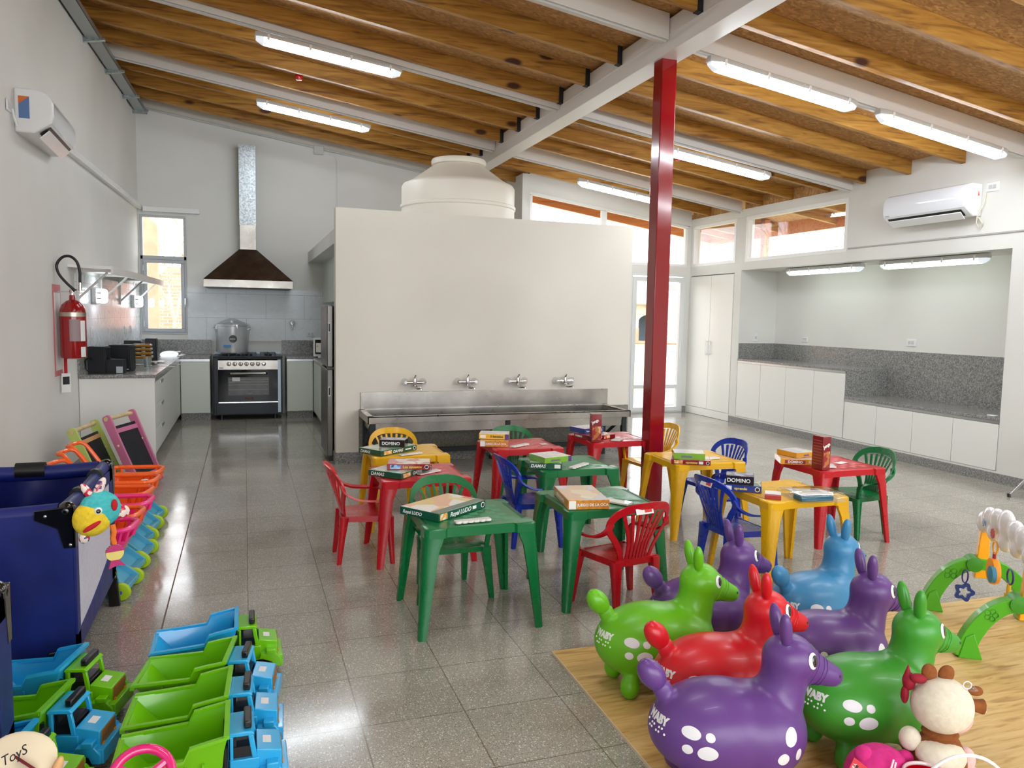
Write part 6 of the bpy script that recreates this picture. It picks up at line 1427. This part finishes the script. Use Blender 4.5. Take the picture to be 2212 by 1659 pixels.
obj('star_print', MB().prism([(.2 + .022 * (1 if i % 2 == 0 else .45) * math.cos(R(36 * i)), .52 + .022 * (1 if i % 2 == 0 else .45) * math.sin(R(36 * i))) for i in range(10)], 'x', -.038, -.034), mat('pale_blue_print', (150, 176, 210), .5), t)
obj('sun_print', MB().prism([(.06 + .026 * (1 if i % 2 == 0 else .75) * math.cos(R(22.5 * i)), .50 + .026 * (1 if i % 2 == 0 else .75) * math.sin(R(22.5 * i))) for i in range(16)], 'x', -.042, -.036), mat('red_sun_print', (200, 90, 90), .5), t)
# hanging toys
def hang(name, label): return thing(name, (3.515, 2.70, MZ), -33, label, 'hanging toy', 'toys hanging from the baby gym')
h = hang('hanging_ball', 'orange and blue round soft rattle hanging under the white cloud bar')
obj('disc', MB().lathe([(.001, -.028), (.062, -.015), (.066, 0), (.062, .015), (.001, .028)], (-.03, .04, .315), 'x', 28), mat('orange_soft', (250, 160, 40), .6), h)
obj('bird_face', MB().lathe([(.001, -.034), (.040, -.028), (.042, -.01), (.001, -.005)], (-.03, -.0, .31), 'x', 24), mat('teal_soft', (70, 140, 170), .6), h)
obj('strap', MB().box(-.034, -.026, .03, .055, .37, .41), mat('red_strap'), h); obj('ring_link', MB().tube(cyl_pts((-.03, .04, .435), .03, 16, 'x'), .005, 6, closed=True), GY, h)
h = hang('star_rattle', 'navy blue star ring hanging from the far green arch')
P = []; m = MB()
o1 = [(.045 * (1 + .16 * math.cos(5 * R(a))) * math.cos(R(a)), .045 * (1 + .16 * math.cos(5 * R(a))) * math.sin(R(a))) for a in range(0, 360, 8)]
i1 = [(.024 * (1 + .28 * math.cos(5 * R(a))) * math.cos(R(a)), .024 * (1 + .28 * math.cos(5 * R(a))) * math.sin(R(a))) for a in range(0, 360, 8)]
cx, cy, cz = -.085, .255, .125
rings = [[(cx, cy + a, cz + b) if False else (cx + a, cy, cz + b) for a, b in o1], [(cx + a, cy + .012, cz + b) for a, b in o1], [(cx + a, cy + .012, cz + b) for a, b in i1], [(cx + a, cy, cz + b) for a, b in i1]]
m.loft(rings, closed=True); obj('star', m, mat('navy_plastic', (20, 50, 120), .3), h); obj('ring_link', MB().tube([(cx + .014 * math.cos(R(a)), cy + .006, cz + .085 + .035 * math.sin(R(a))) for a in range(0, 360, 24)], .004, 6, closed=True), mat('violet_ring', (60, 40, 120), .3), h)
h = hang('giraffe_charm', 'small yellow giraffe charm hanging on a purple ring in the gym')
obj('body', MB().box(-.04, -.02, -.19, -.14, .22, .27).tube([(-.03, -.16, .26), (-.03, -.165, .32)], .010), mat('giraffe_yellow', (246, 190, 50), .5), h); obj('ring_link', MB().tube(cyl_pts((-.03, -.17, .355), .036, 20, 'x'), .0045, 6, closed=True), mat('violet_ring'), h)
h = thing('infant_seat_cushion', (3.86, 2.42, MZ), -33, 'red and orange padded toy behind the near green arch', 'toy')
obj('pad', MB().ell((0, 0, .10), (.16, .12, .09), 24, 14), mat('red_soft_pad', (216, 60, 30), .7), h); obj('cream_side', MB().ell((-.05, -.02, .06), (.13, .14, .06), 24, 14), mat('cream_pad', (226, 214, 196), .8), h); obj('orange_tube', MB().tube([(-.10, -.12, .03), (.1, -.14, .03)], .035, 12), mat('orange_soft'), h)
m = MB()
for k in range(8): m.box(-.14 + k * .03, -.125 + k * .03, -.125, -.115, .075, .10)
obj('striped_trim', m, WHT, h)
